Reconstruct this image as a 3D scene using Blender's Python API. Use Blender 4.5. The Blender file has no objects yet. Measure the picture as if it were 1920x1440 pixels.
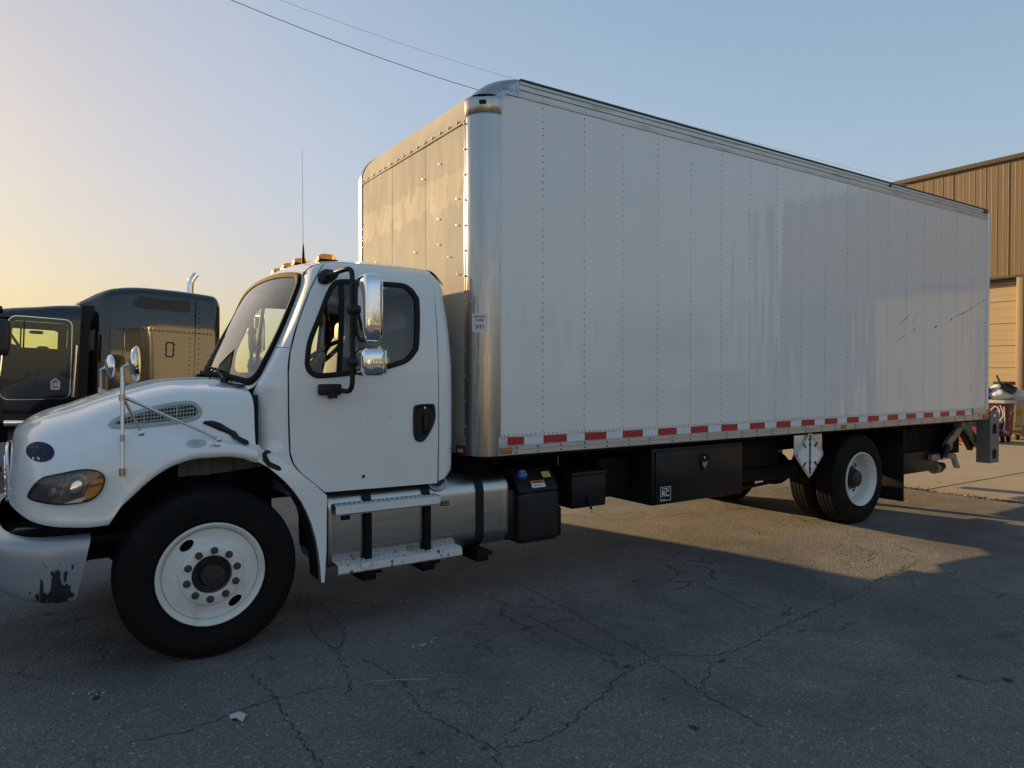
import bpy, bmesh, math, random
import numpy as np
from mathutils import Vector, Matrix
from mathutils.geometry import tessellate_polygon
R = math.radians
random.seed(7)
rng = np.random.default_rng(7)
scn = bpy.context.scene
COL = scn.collection

# ------------------------------------------------------------------ camera
CAM_P = (-2.5807, -4.3548, 1.6906)
cam = bpy.data.objects.new('camera', bpy.data.cameras.new('camera'))
COL.objects.link(cam)
cam.location = CAM_P
cam.rotation_euler = (R(90 - 0.794), 0, -0.581846)
cam.data.sensor_width = 36
cam.data.lens = 36 * 1312.79 / 1920
cam.data.clip_start = 0.05
cam.data.clip_end = 3000
scn.camera = cam

# ------------------------------------------------------------------ sky + sun
SUN_EL = R(14.3)
SUN_AZ = math.atan2(-0.265, 0.964)            # bearing of the sun from +Y towards +X
world = bpy.data.worlds.new('World')
scn.world = world
world.use_nodes = True
wn = world.node_tree.nodes; wl = world.node_tree.links
wn.clear()
sky = wn.new('ShaderNodeTexSky')
sky.sky_type = 'NISHITA'
sky.sun_disc = False
sky.sun_elevation = SUN_EL
sky.sun_rotation = SUN_AZ
sky.altitude = 100
sky.air_density = 1.6
sky.dust_density = 2.0
sky.ozone_density = 1.0
# hazy evening sky: its range is squeezed and its colour kept, the same way in every direction
gam = wn.new('ShaderNodeGamma'); gam.inputs[1].default_value = .25
hs1 = wn.new('ShaderNodeHueSaturation'); hs1.inputs['Saturation'].default_value = 1.46
hs2 = wn.new('ShaderNodeHueSaturation'); hs2.inputs['Saturation'].default_value = 1.42
tint = wn.new('ShaderNodeMix'); tint.data_type = 'RGBA'; tint.blend_type = 'MULTIPLY'; tint.inputs[0].default_value = 1
EXPO = 1.4
tint.inputs[7].default_value = (3.66 / 2 ** EXPO, 3.90 / 2 ** EXPO, 5.10 / 2 ** EXPO, 1)
bg = wn.new('ShaderNodeBackground')
bg.inputs['Strength'].default_value = 0.10
wo = wn.new('ShaderNodeOutputWorld')
wl.new(sky.outputs[0], gam.inputs[0]); wl.new(gam.outputs[0], hs1.inputs['Color']); wl.new(hs1.outputs[0], hs2.inputs['Color'])
wl.new(hs2.outputs[0], tint.inputs[6])
def wmath(op, a, b):
    n = wn.new('ShaderNodeMath'); n.operation = op
    for i, v in enumerate((a, b)):
        if isinstance(v, (int, float)): n.inputs[i].default_value = v
        else: wl.new(v, n.inputs[i])
    return n.outputs[0]
# the blue part leans to cyan, and haze pales the sky a little towards the horizon, alike all round
sep_ = wn.new('ShaderNodeSeparateColor'); wl.new(tint.outputs[2], sep_.inputs[0])
blu = wmath('MAXIMUM', wmath('SUBTRACT', sep_.outputs[2], sep_.outputs[0]), 0.0)
wtc = wn.new('ShaderNodeTexCoord'); wsx = wn.new('ShaderNodeSeparateXYZ'); wl.new(wtc.outputs['Generated'], wsx.inputs[0])
fall = wn.new('ShaderNodeMapRange'); wl.new(wsx.outputs['Z'], fall.inputs['Value'])
fall.inputs['From Min'].default_value = .05; fall.inputs['From Max'].default_value = .75; fall.inputs['To Min'].default_value = 1.06; fall.inputs['To Max'].default_value = .74
cmb = wn.new('ShaderNodeCombineColor')
wl.new(wmath('MULTIPLY', wmath('SUBTRACT', sep_.outputs[0], wmath('MULTIPLY', blu, .10)), fall.outputs[0]), cmb.inputs[0])
wl.new(wmath('MULTIPLY', wmath('ADD', sep_.outputs[1], wmath('MULTIPLY', blu, .07)), fall.outputs[0]), cmb.inputs[1])
wl.new(wmath('MULTIPLY', sep_.outputs[2], fall.outputs[0]), cmb.inputs[2])
wl.new(cmb.outputs[0], bg.inputs[0]); wl.new(bg.outputs[0], wo.inputs[0])

sun = bpy.data.objects.new('sun', bpy.data.lights.new('sun', 'SUN'))
COL.objects.link(sun)
sun.data.energy = 4.0
sun.data.angle = R(0.6)
sun.data.color = (1.0, 0.665, 0.30)
sd = Vector((math.sin(SUN_AZ) * math.cos(SUN_EL), math.cos(SUN_AZ) * math.cos(SUN_EL), math.sin(SUN_EL)))
sun.rotation_euler = sd.to_track_quat('Z', 'Y').to_euler()
sun.location = (-8, 30, 12)

scn.view_settings.view_transform = 'Standard'
scn.view_settings.look = 'None'
scn.view_settings.gamma = 1
scn.view_settings.use_curve_mapping = False
scn.view_settings.exposure = EXPO

# ------------------------------------------------------------------ materials
def mat(name, base, rough=0.5, metal=0.0, coat=0.0, coat_rough=0.05, spec=0.5, var=None, rvar=None,
        bump=None, stains=(), stretch=(1, 1, 1), emit=None, trans=0.0, aniso=0.0):
    m = bpy.data.materials.new(name)
    m.use_nodes = True
    N = m.node_tree.nodes; L = m.node_tree.links
    p = N['Principled BSDF']
    p.inputs['Base Color'].default_value = (*base, 1)
    p.inputs['Roughness'].default_value = rough
    p.inputs['Metallic'].default_value = metal
    p.inputs['Specular IOR Level'].default_value = spec
    p.inputs['Coat Weight'].default_value = coat
    p.inputs['Coat Roughness'].default_value = coat_rough
    if trans: p.inputs['Transmission Weight'].default_value = trans
    tc = N.new('ShaderNodeTexCoord')
    mp = N.new('ShaderNodeMapping'); mp.inputs['Scale'].default_value = stretch
    L.new(tc.outputs['Object'], mp.inputs[0])
    def noise(sc, det=4, ro=0.55):
        n = N.new('ShaderNodeTexNoise'); n.inputs['Scale'].default_value = sc
        n.inputs['Detail'].default_value = det; n.inputs['Roughness'].default_value = ro
        L.new(mp.outputs[0], n.inputs['Vector']); return n
    colout = None
    def mix(a, b, f, mode='MIX'):
        x = N.new('ShaderNodeMix'); x.data_type = 'RGBA'; x.blend_type = mode
        for sock, val in ((x.inputs[6], a), (x.inputs[7], b)):
            if isinstance(val, tuple): sock.default_value = (*val, 1)
            else: L.new(val, sock)
        if isinstance(f, float): x.inputs[0].default_value = f
        else: L.new(f, x.inputs[0])
        return x.outputs[2]
    if var:
        n = noise(var[0]); a = var[1]
        colout = mix(tuple(c * (1 - a) for c in base), tuple(min(1, c * (1 + a)) for c in base), n.outputs['Fac'])
    for (sc, lo, hi, col) in stains:
        n = noise(sc, 6, 0.62)
        r = N.new('ShaderNodeMapRange'); r.inputs['From Min'].default_value = lo; r.inputs['From Max'].default_value = hi
        L.new(n.outputs['Fac'], r.inputs['Value'])
        colout = mix(colout if colout is not None else base, col, r.outputs['Result'])
    if colout is not None: L.new(colout, p.inputs['Base Color'])
    if rvar:
        n = noise(rvar[0], 5); r = N.new('ShaderNodeMapRange')
        r.inputs['From Min'].default_value = .3; r.inputs['From Max'].default_value = .7
        r.inputs['To Min'].default_value = max(0.0, rough - rvar[1]); r.inputs['To Max'].default_value = min(1, rough + rvar[1])
        L.new(n.outputs['Fac'], r.inputs['Value']); L.new(r.outputs['Result'], p.inputs['Roughness'])
    if bump:
        n = noise(bump[0], bump[3] if len(bump) > 3 else 3)
        b = N.new('ShaderNodeBump'); b.inputs['Strength'].default_value = bump[1]; b.inputs['Distance'].default_value = bump[2]
        L.new(n.outputs['Fac'], b.inputs['Height']); L.new(b.outputs['Normal'], p.inputs['Normal'])
        if coat: L.new(b.outputs['Normal'], p.inputs['Coat Normal'])
    return m

def glass(name, tint, ior=1.5, rough=0.0):
    m = bpy.data.materials.new(name); m.use_nodes = True
    N = m.node_tree.nodes; L = m.node_tree.links; N.clear()
    t = N.new('ShaderNodeBsdfTransparent'); t.inputs[0].default_value = (*tint, 1)
    g = N.new('ShaderNodeBsdfGlossy'); g.inputs['Roughness'].default_value = rough
    g.inputs[0].default_value = (1, 1, 1, 1)
    f = N.new('ShaderNodeFresnel'); f.inputs[0].default_value = ior
    x = N.new('ShaderNodeMixShader'); o = N.new('ShaderNodeOutputMaterial')
    tc = N.new('ShaderNodeTexCoord'); n = N.new('ShaderNodeTexNoise'); n.inputs['Scale'].default_value = 1.3
    b = N.new('ShaderNodeBump'); b.inputs['Strength'].default_value = .05; b.inputs['Distance'].default_value = .02
    L.new(tc.outputs['Object'], n.inputs['Vector']); L.new(n.outputs['Fac'], b.inputs['Height']); L.new(b.outputs['Normal'], g.inputs['Normal'])
    L.new(f.outputs[0], x.inputs[0]); L.new(t.outputs[0], x.inputs[1]); L.new(g.outputs[0], x.inputs[2]); L.new(x.outputs[0], o.inputs[0])
    return m

M = {}
M['white'] = mat('white_cab_paint', (.80, .80, .79), .22, coat=.6, coat_rough=.04, var=(1.5, .02), rvar=(6, .05))
M['panel'] = mat('white_box_paint', (.78, .78, .77), .38, coat=1.0, coat_rough=.075, var=(1.2, .02), rvar=(3, .08),
                 bump=(1.1, .75, .02, 2), stretch=(2.6, 1, .40), stains=((2.2, .66, .86, (.70, .69, .67)),))
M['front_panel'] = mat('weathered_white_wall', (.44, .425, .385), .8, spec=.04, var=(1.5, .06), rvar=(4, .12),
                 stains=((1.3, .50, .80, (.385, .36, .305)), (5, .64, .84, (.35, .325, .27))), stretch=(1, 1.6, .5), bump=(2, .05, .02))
def add_ghost(m):
    # ragged band of cleaner, glossier paint where old lettering was peeled off (a shape of its own on the wall)
    N = m.node_tree.nodes; L = m.node_tree.links; p = N['Principled BSDF']; tc = N.new('ShaderNodeTexCoord'); sp_ = N.new('ShaderNodeSeparateXYZ'); L.new(tc.outputs['Object'], sp_.inputs[0])
    mp = N.new('ShaderNodeMapping'); mp.inputs['Scale'].default_value = (1, 1, .55); L.new(tc.outputs['Object'], mp.inputs[0])
    nz = N.new('ShaderNodeTexNoise'); nz.inputs['Scale'].default_value = 7; nz.inputs['Detail'].default_value = 5; L.new(mp.outputs[0], nz.inputs['Vector'])
    def M2(op, a, b):
        x = N.new('ShaderNodeMath'); x.operation = op
        for i, v in enumerate((a, b)):
            if isinstance(v, (int, float)): x.inputs[i].default_value = v
            else: L.new(v, x.inputs[i])
        return x.outputs[0]
    w = M2('MULTIPLY', M2('SUBTRACT', nz.outputs['Fac'], .5), .42)
    zz = M2('ADD', sp_.outputs['Z'], w)
    band = M2('MULTIPLY', M2('GREATER_THAN', zz, 2.98), M2('LESS_THAN', zz, 3.24)); band = M2('MULTIPLY', band, M2('GREATER_THAN', nz.outputs['Fac'], .43))
    x = N.new('ShaderNodeMix'); x.data_type = 'RGBA'; old = p.inputs['Base Color'].links[0].from_socket
    L.new(M2('MULTIPLY', band, .75), x.inputs[0]); L.new(old, x.inputs[6]); x.inputs[7].default_value = (.56, .53, .45, 1); L.new(x.outputs[2], p.inputs['Base Color'])
    return m
add_ghost(M['front_panel'])
M['alu'] = mat('brushed_aluminium', (.40, .40, .405), .22, 1.0, var=(2.5, .16), rvar=(8, .08), stretch=(8, 8, .5), bump=(6, .05, .004))
M['alurail'] = mat('weathered_aluminium_rail', (.60, .59, .56), .48, .85, var=(3, .12), stains=((4, .55, .72, (.34, .32, .28)),), stretch=(.6, 4, 6))
M['chrome'] = mat('chrome', (.86, .86, .87), .04, 1.0, var=(8, .03))
M['steel'] = mat('polished_steel_tube', (.60, .58, .55), .22, 1.0, var=(10, .1))
M['black'] = mat('black_plastic', (.011, .011, .012), .5, spec=.35, var=(6, .2), rvar=(9, .1), bump=(300, .1, .001))
M['chassis'] = mat('black_chassis', (.005, .005, .0055), .7, spec=.2, var=(5, .3), rvar=(7, .15))
M['blackbox'] = mat('black_coated_steel', (.009, .0095, .011), .42, spec=.35, var=(4, .2), rvar=(5, .12), stains=((9, .68, .84, (.03, .028, .026)),))
M['rubber'] = mat('black_rubber', (.009, .009, .010), .62, spec=.3, var=(8, .2))
M['tyre'] = mat('tyre_rubber', (.0058, .0058, .0062), .78, spec=.22, var=(4, .25), rvar=(6, .12), bump=(60, .15, .003), stains=((7, .64, .84, (.014, .013, .012)),))
M['rim'] = mat('white_wheel_paint', (.70, .70, .67), .38, coat=.2, var=(4, .05), stains=((5, .55, .80, (.50, .46, .38)), (16, .66, .78, (.30, .22, .14))))
M['hub'] = mat('greasy_black_hub', (.022, .018, .016), .5, var=(14, .4))
M['nut'] = mat('rusted_lug_nut', (.085, .062, .055), .6, .5, var=(40, .4))
M['tank'] = mat('satin_fuel_tank_aluminium', (.50, .485, .46), .33, 1.0, var=(2, .07), rvar=(5, .05), stretch=(.5, 1, 6), stains=((3, .62, .85, (.36, .34, .30)),))
M['step'] = mat('step_aluminium', (.66, .68, .70), .42, .7, var=(7, .1), rvar=(10, .1))
M['rust'] = mat('rusty_step_aluminium', (.66, .67, .67), .45, .6, var=(7, .1), stains=((6, .58, .66, (.36, .26, .12)), (16, .60, .64, (.05, .035, .025))))
M['bumper'] = mat('silver_grey_bumper', (.34, .36, .40), .36, .35, coat=.3, coat_rough=.15, var=(2, .06), rvar=(5, .1), stains=((3, .56, .75, (.20, .20, .20)),))
M['chip'] = mat('bare_black_plastic', (.012, .012, .014), .6, var=(12, .2))
M['grey'] = mat('grey_vent_plastic', (.36, .38, .37), .5, var=(5, .06))
M['dark'] = mat('dark_recess', (.006, .006, .006), .8, var=(5, .2))
M['amber'] = mat('amber_lens', (.95, .42, .03), .25, trans=.55, var=(30, .12))
M['amberd'] = mat('dull_amber_lens', (.42, .16, .03), .35, var=(30, .15))
M['redlens'] = mat('red_tape', (.42, .018, .030), .4, var=(60, .12), coat=.2)
M['redworn'] = mat('faded_red_tape', (.50, .10, .06), .5, var=(20, .2))
M['whitetape'] = mat('white_reflective_tape', (.72, .74, .78), .4, var=(50, .06), coat=.2)
M['label'] = mat('white_label', (.75, .75, .73), .5, var=(10, .05))
M['ink'] = mat('black_print', (.02, .02, .022), .5, var=(10, .1))
M['redink'] = mat('dark_red_print', (.40, .04, .05), .5, var=(10, .1))
M['darkredlabel'] = mat('maroon_label', (.16, .02, .03), .45, var=(10, .1))
M['navy'] = mat('navy_sticker', (.010, .012, .045), .6, spec=.25, var=(10, .1))
M['faint'] = mat('faint_blue_print', (.05, .055, .14), .4, var=(10, .1))
M['greyink'] = mat('grey_print', (.34, .37, .40), .5, var=(10, .1))
M['orange'] = mat('orange_label', (.55, .20, .06), .5, var=(10, .1))
M['yellowl'] = mat('yellow_label', (.62, .58, .18), .5, var=(10, .1))
M['blue'] = mat('blue_plastic_cap', (.03, .08, .30), .4, var=(20, .2))
M['lens'] = glass('headlight_lens', (.92, .93, .95), 1.5)
M['glass'] = glass('cab_glass', (.92, .96, .95), 1.6)
M['wsglass'] = glass('windshield_glass', (.86, .95, .90), 1.85)
M['semiglass'] = glass('semi_glass', (.90, .94, .86), 1.5)
M['refl'] = mat('headlight_reflector', (.26, .27, .29), .42, .8, var=(8, .2))
M['hbez'] = mat('headlight_housing', (.085, .088, .095), .4, var=(5, .2))
M['interior'] = mat('grey_cab_trim', (.15, .16, .17), .75, var=(4, .1))
M['headliner'] = mat('pale_headliner', (.36, .375, .385), .85, var=(4, .06))
M['dash'] = mat('grey_green_dashboard', (.20, .235, .22), .7, var=(3, .1), bump=(200, .1, .001))
M['seat'] = mat('grey_seat_cloth', (.20, .215, .225), .85, var=(20, .1), bump=(120, .2, .002))
M['headrest'] = mat('pale_headrest_vinyl', (.46, .48, .46), .6, var=(5, .06))
M['semi'] = mat('glossy_black_paint', (.006, .006, .0065), .10, coat=.8, coat_rough=.015, spec=.5, var=(1, .1), bump=(1.1, .10, .02, 1))
M['semidark'] = mat('dull_black_panel', (.012, .012, .014), .55, var=(3, .2))
M['browntrim'] = mat('dark_brown_trim', (.085, .062, .042), .5, var=(3, .1))

# ------------------------------------------------------------------ mesh helpers
class MB:
    def __init__(s): s.v = []; s.f = []
    def add(s, vs, fs):
        o = len(s.v); s.v += [tuple(map(float, p)) for p in vs]; s.f += [tuple(i + o for i in f) for f in fs]; return s
    def box(s, x0, x1, y0, y1, z0, z1, r=0.0, seg=2):
        bm = bmesh.new(); bmesh.ops.create_cube(bm, size=1)
        bmesh.ops.scale(bm, vec=(x1 - x0, y1 - y0, z1 - z0), verts=bm.verts)
        if r: bmesh.ops.bevel(bm, geom=bm.edges[:] , offset=r, segments=seg, affect='EDGES', profile=.5)
        bmesh.ops.translate(bm, vec=((x0 + x1) / 2, (y0 + y1) / 2, (z0 + z1) / 2), verts=bm.verts)
        return s.bm(bm)
    def bm(s, bm, mtx=None):
        if mtx is not None: bmesh.ops.transform(bm, matrix=mtx, verts=bm.verts)
        bm.verts.index_update()
        s.add([v.co for v in bm.verts], [[v.index for v in f.verts] for f in bm.faces]); bm.free(); return s
    def grid(s, P, closed=False):
        n = len(P); m = len(P[0]); vs = [p for row in P for p in row]; fs = []
        for i in range(n - 1):
            for j in range(m if closed else m - 1):
                k = (j + 1) % m
                fs.append((i * m + j, i * m + k, (i + 1) * m + k, (i + 1) * m + j))
        return s.add(vs, fs)
    def tube(s, path, r, seg=10, cap=True):
        P = [Vector(p) for p in path]; n = len(P)
        rs = r if hasattr(r, '__len__') else [r] * n
        T = []
        for i in range(n):
            a = P[max(0, i - 1)]; b = P[min(n - 1, i + 1)]; T.append((b - a).normalized())
        up = Vector((0, 0, 1)) if abs(T[0].z) < .9 else Vector((1, 0, 0))
        nrm = (up - T[0] * up.dot(T[0])).normalized(); rows = []
        for i in range(n):
            nrm = (nrm - T[i] * nrm.dot(T[i])).normalized(); bn = T[i].cross(nrm)
            rows.append([P[i] + (nrm * math.cos(a) + bn * math.sin(a)) * rs[i] for a in [2 * math.pi * k / seg for k in range(seg)]])
        o = len(s.v); s.grid(rows, True)
        if cap:
            s.f.append(tuple(o + k for k in range(seg))[::-1]); s.f.append(tuple(o + (n - 1) * seg + k for k in range(seg)))
        return s
    def lathe(s, prof, c, axis='y', seg=48, sgn=1, cap=False):
        """prof: (radius, offset along axis); c centre"""
        rows = []
        for (r, t) in prof:
            row = []
            for k in range(seg):
                a = 2 * math.pi * k / seg; u = r * math.cos(a); w = r * math.sin(a)
                if axis == 'y': row.append((c[0] + u, c[1] + t * sgn, c[2] + w))
                elif axis == 'x': row.append((c[0] + t * sgn, c[1] + u, c[2] + w))
                else: row.append((c[0] + u, c[1] + w, c[2] + t * sgn))
            rows.append(row)
        o = len(s.v); s.grid(rows, True)
        if cap:
            s.f.append(tuple(o + k for k in range(seg))[::-1]); s.f.append(tuple(o + (len(prof) - 1) * seg + k for k in range(seg)))
        return s
    def prism(s, loops, fn, d0, d1):
        """loops: outer 2-D loop then holes; fn(u,v,d)->xyz; extruded between d0 and d1"""
        tri = tessellate_polygon([[Vector((p[0], p[1], 0)) for p in lp] for lp in loops])
        flat = [p for lp in loops for p in lp]; n = len(flat)
        vs = [fn(p[0], p[1], d0) for p in flat] + [fn(p[0], p[1], d1) for p in flat]
        fs = [tuple(t) for t in tri] + [tuple(i + n for i in reversed(t)) for t in tri]
        o = 0
        for lp in loops:
            m = len(lp)
            for i in range(m):
                j = (i + 1) % m; fs.append((o + i, o + j, o + j + n, o + i + n))
            o += m
        return s.add(vs, fs)
    def mirror(s, W=2.462):
        q = MB(); q.v = [(x, W - y, z) for x, y, z in s.v]; q.f = [tuple(reversed(f)) for f in s.f]; return q
    def xf(s, mtx):
        s.v = [tuple(mtx @ Vector(p)) for p in s.v]; return s
    def mesh(s, name, m, angle=38, off=(0, 0, 0), fix=True):
        me = bpy.data.meshes.new(name)
        me.from_pydata([(a - off[0], b - off[1], c - off[2]) for a, b, c in s.v], [], s.f)
        if fix:
            bm = bmesh.new(); bm.from_mesh(me)
            bmesh.ops.remove_doubles(bm, verts=bm.verts, dist=1e-5)
            bmesh.ops.recalc_face_normals(bm, faces=bm.faces); bm.to_mesh(me); bm.free()
        me.polygons.foreach_set('use_smooth', [True] * len(me.polygons))
        if angle is not None: me.set_sharp_from_angle(angle=R(angle))
        if m is not None: me.materials.append(m)
        me.update(); return me
    def build(s, name, m, parent=None, label=None, angle=38, kind=None, fix=True):
        off = root_of(parent) if parent else (0, 0, 0)
        o = bpy.data.objects.new(name, s.mesh(name, m, angle, off, fix)); COL.objects.link(o)
        if parent: o.parent = parent
        if label: o['label'] = label
        if kind: o['kind'] = kind
        return o

def root_of(o):
    x = Vector((0, 0, 0))
    while o: x += Vector(o.location); o = o.parent
    return x
def thing(name, label, cat, loc, group=None):
    o = bpy.data.objects.new(name, None); COL.objects.link(o); o.location = loc; o.empty_display_size = .2
    o['label'] = label; o['category'] = cat
    if group: o['group'] = group
    return o
def part_empty(name, parent):
    o = bpy.data.objects.new(name, None); COL.objects.link(o); o.parent = parent; o.empty_display_size = .1; return o
def tag(o, label, cat, group=None):
    o['label'] = label; o['category'] = cat
    if group: o['group'] = group
    return o
def copy_to(o, parent, loc):
    c = o.copy(); COL.objects.link(c); c.parent = parent; c.location = loc; return c
def text(name, body, size, loc, rot, m, parent, mirror=False, ext=.0006, align='CENTER', sx=1.0):
    cu = bpy.data.curves.new(name, 'FONT'); cu.body = body; cu.size = size; cu.extrude = ext
    cu.align_x = align; cu.align_y = 'CENTER'; cu.materials.append(m); cu.offset = size * .012
    t = bpy.data.objects.new(name + '_curve', cu); COL.objects.link(t)
    dg = bpy.context.evaluated_depsgraph_get(); dg.update()
    me = bpy.data.meshes.new_from_object(t.evaluated_get(dg)); bpy.data.objects.remove(t); bpy.data.curves.remove(cu)
    me.transform(Matrix.Diagonal((-sx if mirror else sx, 1, 1, 1)))
    if mirror: me.flip_normals()
    me.materials.clear(); me.materials.append(m)
    o = bpy.data.objects.new(name, me); COL.objects.link(o); o.parent = parent
    o.location = Vector(loc) - root_of(parent); o.rotation_euler = rot
    return o
SIDE = (R(90), 0, 0)                       # lettering that faces -Y
FRONT = (R(90), 0, R(-90))                 # lettering that faces -X

def spl(x, xs, ys):
    """smooth interpolation through (xs, ys)"""
    xs = np.asarray(xs, float); ys = np.asarray(ys, float)
    if xs[0] > xs[-1]: xs = xs[::-1]; ys = ys[::-1]
    x = min(max(x, xs[0]), xs[-1]); i = int(min(max(np.searchsorted(xs, x) - 1, 0), len(xs) - 2))
    d = np.diff(ys) / np.diff(xs)
    mt = np.empty(len(xs)); mt[0] = d[0]; mt[-1] = d[-1]
    for k in range(1, len(xs) - 1): mt[k] = 0 if d[k - 1] * d[k] <= 0 else 2 * d[k - 1] * d[k] / (d[k - 1] + d[k])
    h = xs[i + 1] - xs[i]; t = (x - xs[i]) / h
    return float((2 * t**3 - 3 * t**2 + 1) * ys[i] + (t**3 - 2 * t**2 + t) * h * mt[i] + (-2 * t**3 + 3 * t**2) * ys[i + 1] + (t**3 - t**2) * h * mt[i + 1])
def crv(pts, n, closed=False):
    """Catmull-Rom resample of a polyline, evenly by length"""
    P = [np.array(p, float) for p in pts]; out = []
    m = len(P); k = m if closed else m - 1
    for i in range(k):
        if closed: a, b, c, d = P[i - 1], P[i], P[(i + 1) % m], P[(i + 2) % m]
        else: a, b, c, d = P[max(i - 1, 0)], P[i], P[i + 1], P[min(i + 2, m - 1)]
        for q in range(12):
            t = q / 12; out.append(.5 * ((2 * b) + (c - a) * t + (2 * a - 5 * b + 4 * c - d) * t * t + (3 * b - a - 3 * c + d) * t**3))
    out.append(P[0] if closed else P[-1])
    L = np.concatenate([[0], np.cumsum([np.linalg.norm(out[i + 1] - out[i]) for i in range(len(out) - 1)])])
    res = []
    for s_ in np.linspace(0, L[-1], n + 1 if closed else n)[: n]:
        j = min(np.searchsorted(L, s_, 'right') - 1, len(out) - 2); f = (s_ - L[j]) / max(L[j + 1] - L[j], 1e-9)
        res.append(out[j] * (1 - f) + out[j + 1] * f)
    return res
def offset_loop(P, d):
    """move a closed 2-D loop inwards by d (towards its centroid side)"""
    n = len(P); P = [np.array(p, float) for p in P]; A = sum(P[i][0] * P[(i + 1) % n][1] - P[(i + 1) % n][0] * P[i][1] for i in range(n))
    sg = 1 if A > 0 else -1; out = []
    for i in range(n):
        t = P[(i + 1) % n] - P[i - 1]; t /= np.linalg.norm(t) + 1e-9
        out.append(P[i] + sg * d * np.array([-t[1], t[0]]))
    return out
def rrect(x0, x1, z0, z1, r, n=6):
    out = []
    for (cx, cz, a0) in ((x1 - r, z1 - r, 0), (x0 + r, z1 - r, 90), (x0 + r, z0 + r, 180), (x1 - r, z0 + r, 270)):
        for k in range(n + 1):
            a = R(a0 + 90 * k / n); out.append((cx + r * math.cos(a), cz + r * math.sin(a)))
    return out
def ray_hit(loop, c, a):
    d = np.array([math.cos(a), math.sin(a)]); best = 0; n = len(loop)
    for i in range(n):
        p = np.array(loop[i]) - c; q = np.array(loop[(i + 1) % n]) - c; e = q - p
        den = d[0] * e[1] - d[1] * e[0]
        if abs(den) < 1e-12: continue
        t = (p[0] * e[1] - p[1] * e[0]) / den; u = (p[0] * d[1] - p[1] * d[0]) / den
        if t > 0 and -1e-9 <= u <= 1 + 1e-9: best = max(best, t)
    return best
def ring_panel(outer, inner, fn, rings=9, flange=.03):
    """surface between two loops, both star shaped about the inner loop's centre"""
    c = np.mean(np.array(inner), axis=0)
    angs = set(np.linspace(-math.pi, math.pi, 97)[:-1])
    for p in outer: angs.add(math.atan2(p[1] - c[1], p[0] - c[0]))
    angs = sorted(angs); A = []
    for a in angs:
        if not A or a - A[-1] > .004: A.append(a)
    rows = []
    for k in range(rings + 1):
        t = k / rings; row = []
        for a in A:
            ri = ray_hit(inner, c, a); ro = ray_hit(outer, c, a); r = ri + (ro - ri) * t
            row.append(fn(c[0] + r * math.cos(a), c[1] + r * math.sin(a)))
        rows.append(row)
    if flange:
        rows = [[(x, y + flange, z) for x, y, z in rows[0]]] + rows + [[(x, y + flange, z) for x, y, z in rows[-1]]]
    return MB().grid(rows, True)
def disc_panel(loop, fn, rings=5, flange=0.0):
    c = np.mean(np.array(loop), axis=0); rows = []
    for k in range(rings + 1):
        t = k / rings + (1e-4 if k == 0 else 0); rows.append([fn(c[0] + (p[0] - c[0]) * t, c[1] + (p[1] - c[1]) * t) for p in loop])
    if flange: rows.append([(x, y + flange, z) for x, y, z in rows[-1]])
    mb = MB().grid(rows, True); mb.f.append(tuple(range(len(loop)))); return mb
def superq(c, size, e=.35, seg=(24, 32)):
    """rounded box (superquadric)"""
    rows = []
    sg = lambda v, p: math.copysign(abs(v) ** p, v)
    for i in range(seg[0] + 1):
        a = -math.pi / 2 + math.pi * i / seg[0]; row = []
        for j in range(seg[1]):
            b = 2 * math.pi * j / seg[1]
            row.append((c[0] + size[0] * sg(math.cos(a), e) * sg(math.cos(b), e), c[1] + size[1] * sg(math.cos(a), e) * sg(math.sin(b), e), c[2] + size[2] * sg(math.sin(a), e)))
        rows.append(row)
    return MB().grid(rows, True)
def lump(c, size, amp=.12, sc=2.0, seg=(20, 28), seed=0):
    """irregular soft body, e.g. a filled bag"""
    rs = np.random.default_rng(seed); W_ = [(rs.normal(size=3) * sc, rs.uniform(0, 6.28)) for _ in range(10)]
    rows = []
    for i in range(seg[0] + 1):
        a = -math.pi / 2 + math.pi * i / seg[0]; row = []
        for j in range(seg[1]):
            b = 2 * math.pi * j / seg[1]; d = np.array([math.cos(a) * math.cos(b), math.cos(a) * math.sin(b), math.sin(a)])
            k = 1 + amp * sum(math.sin(w @ d * 2 + p) / (1 + .15 * q) for q, (w, p) in enumerate(W_)) / 3
            row.append(tuple(c[q] + size[q] * d[q] * k for q in range(3)))
        rows.append(row)
    return MB().grid(rows, True)

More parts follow.
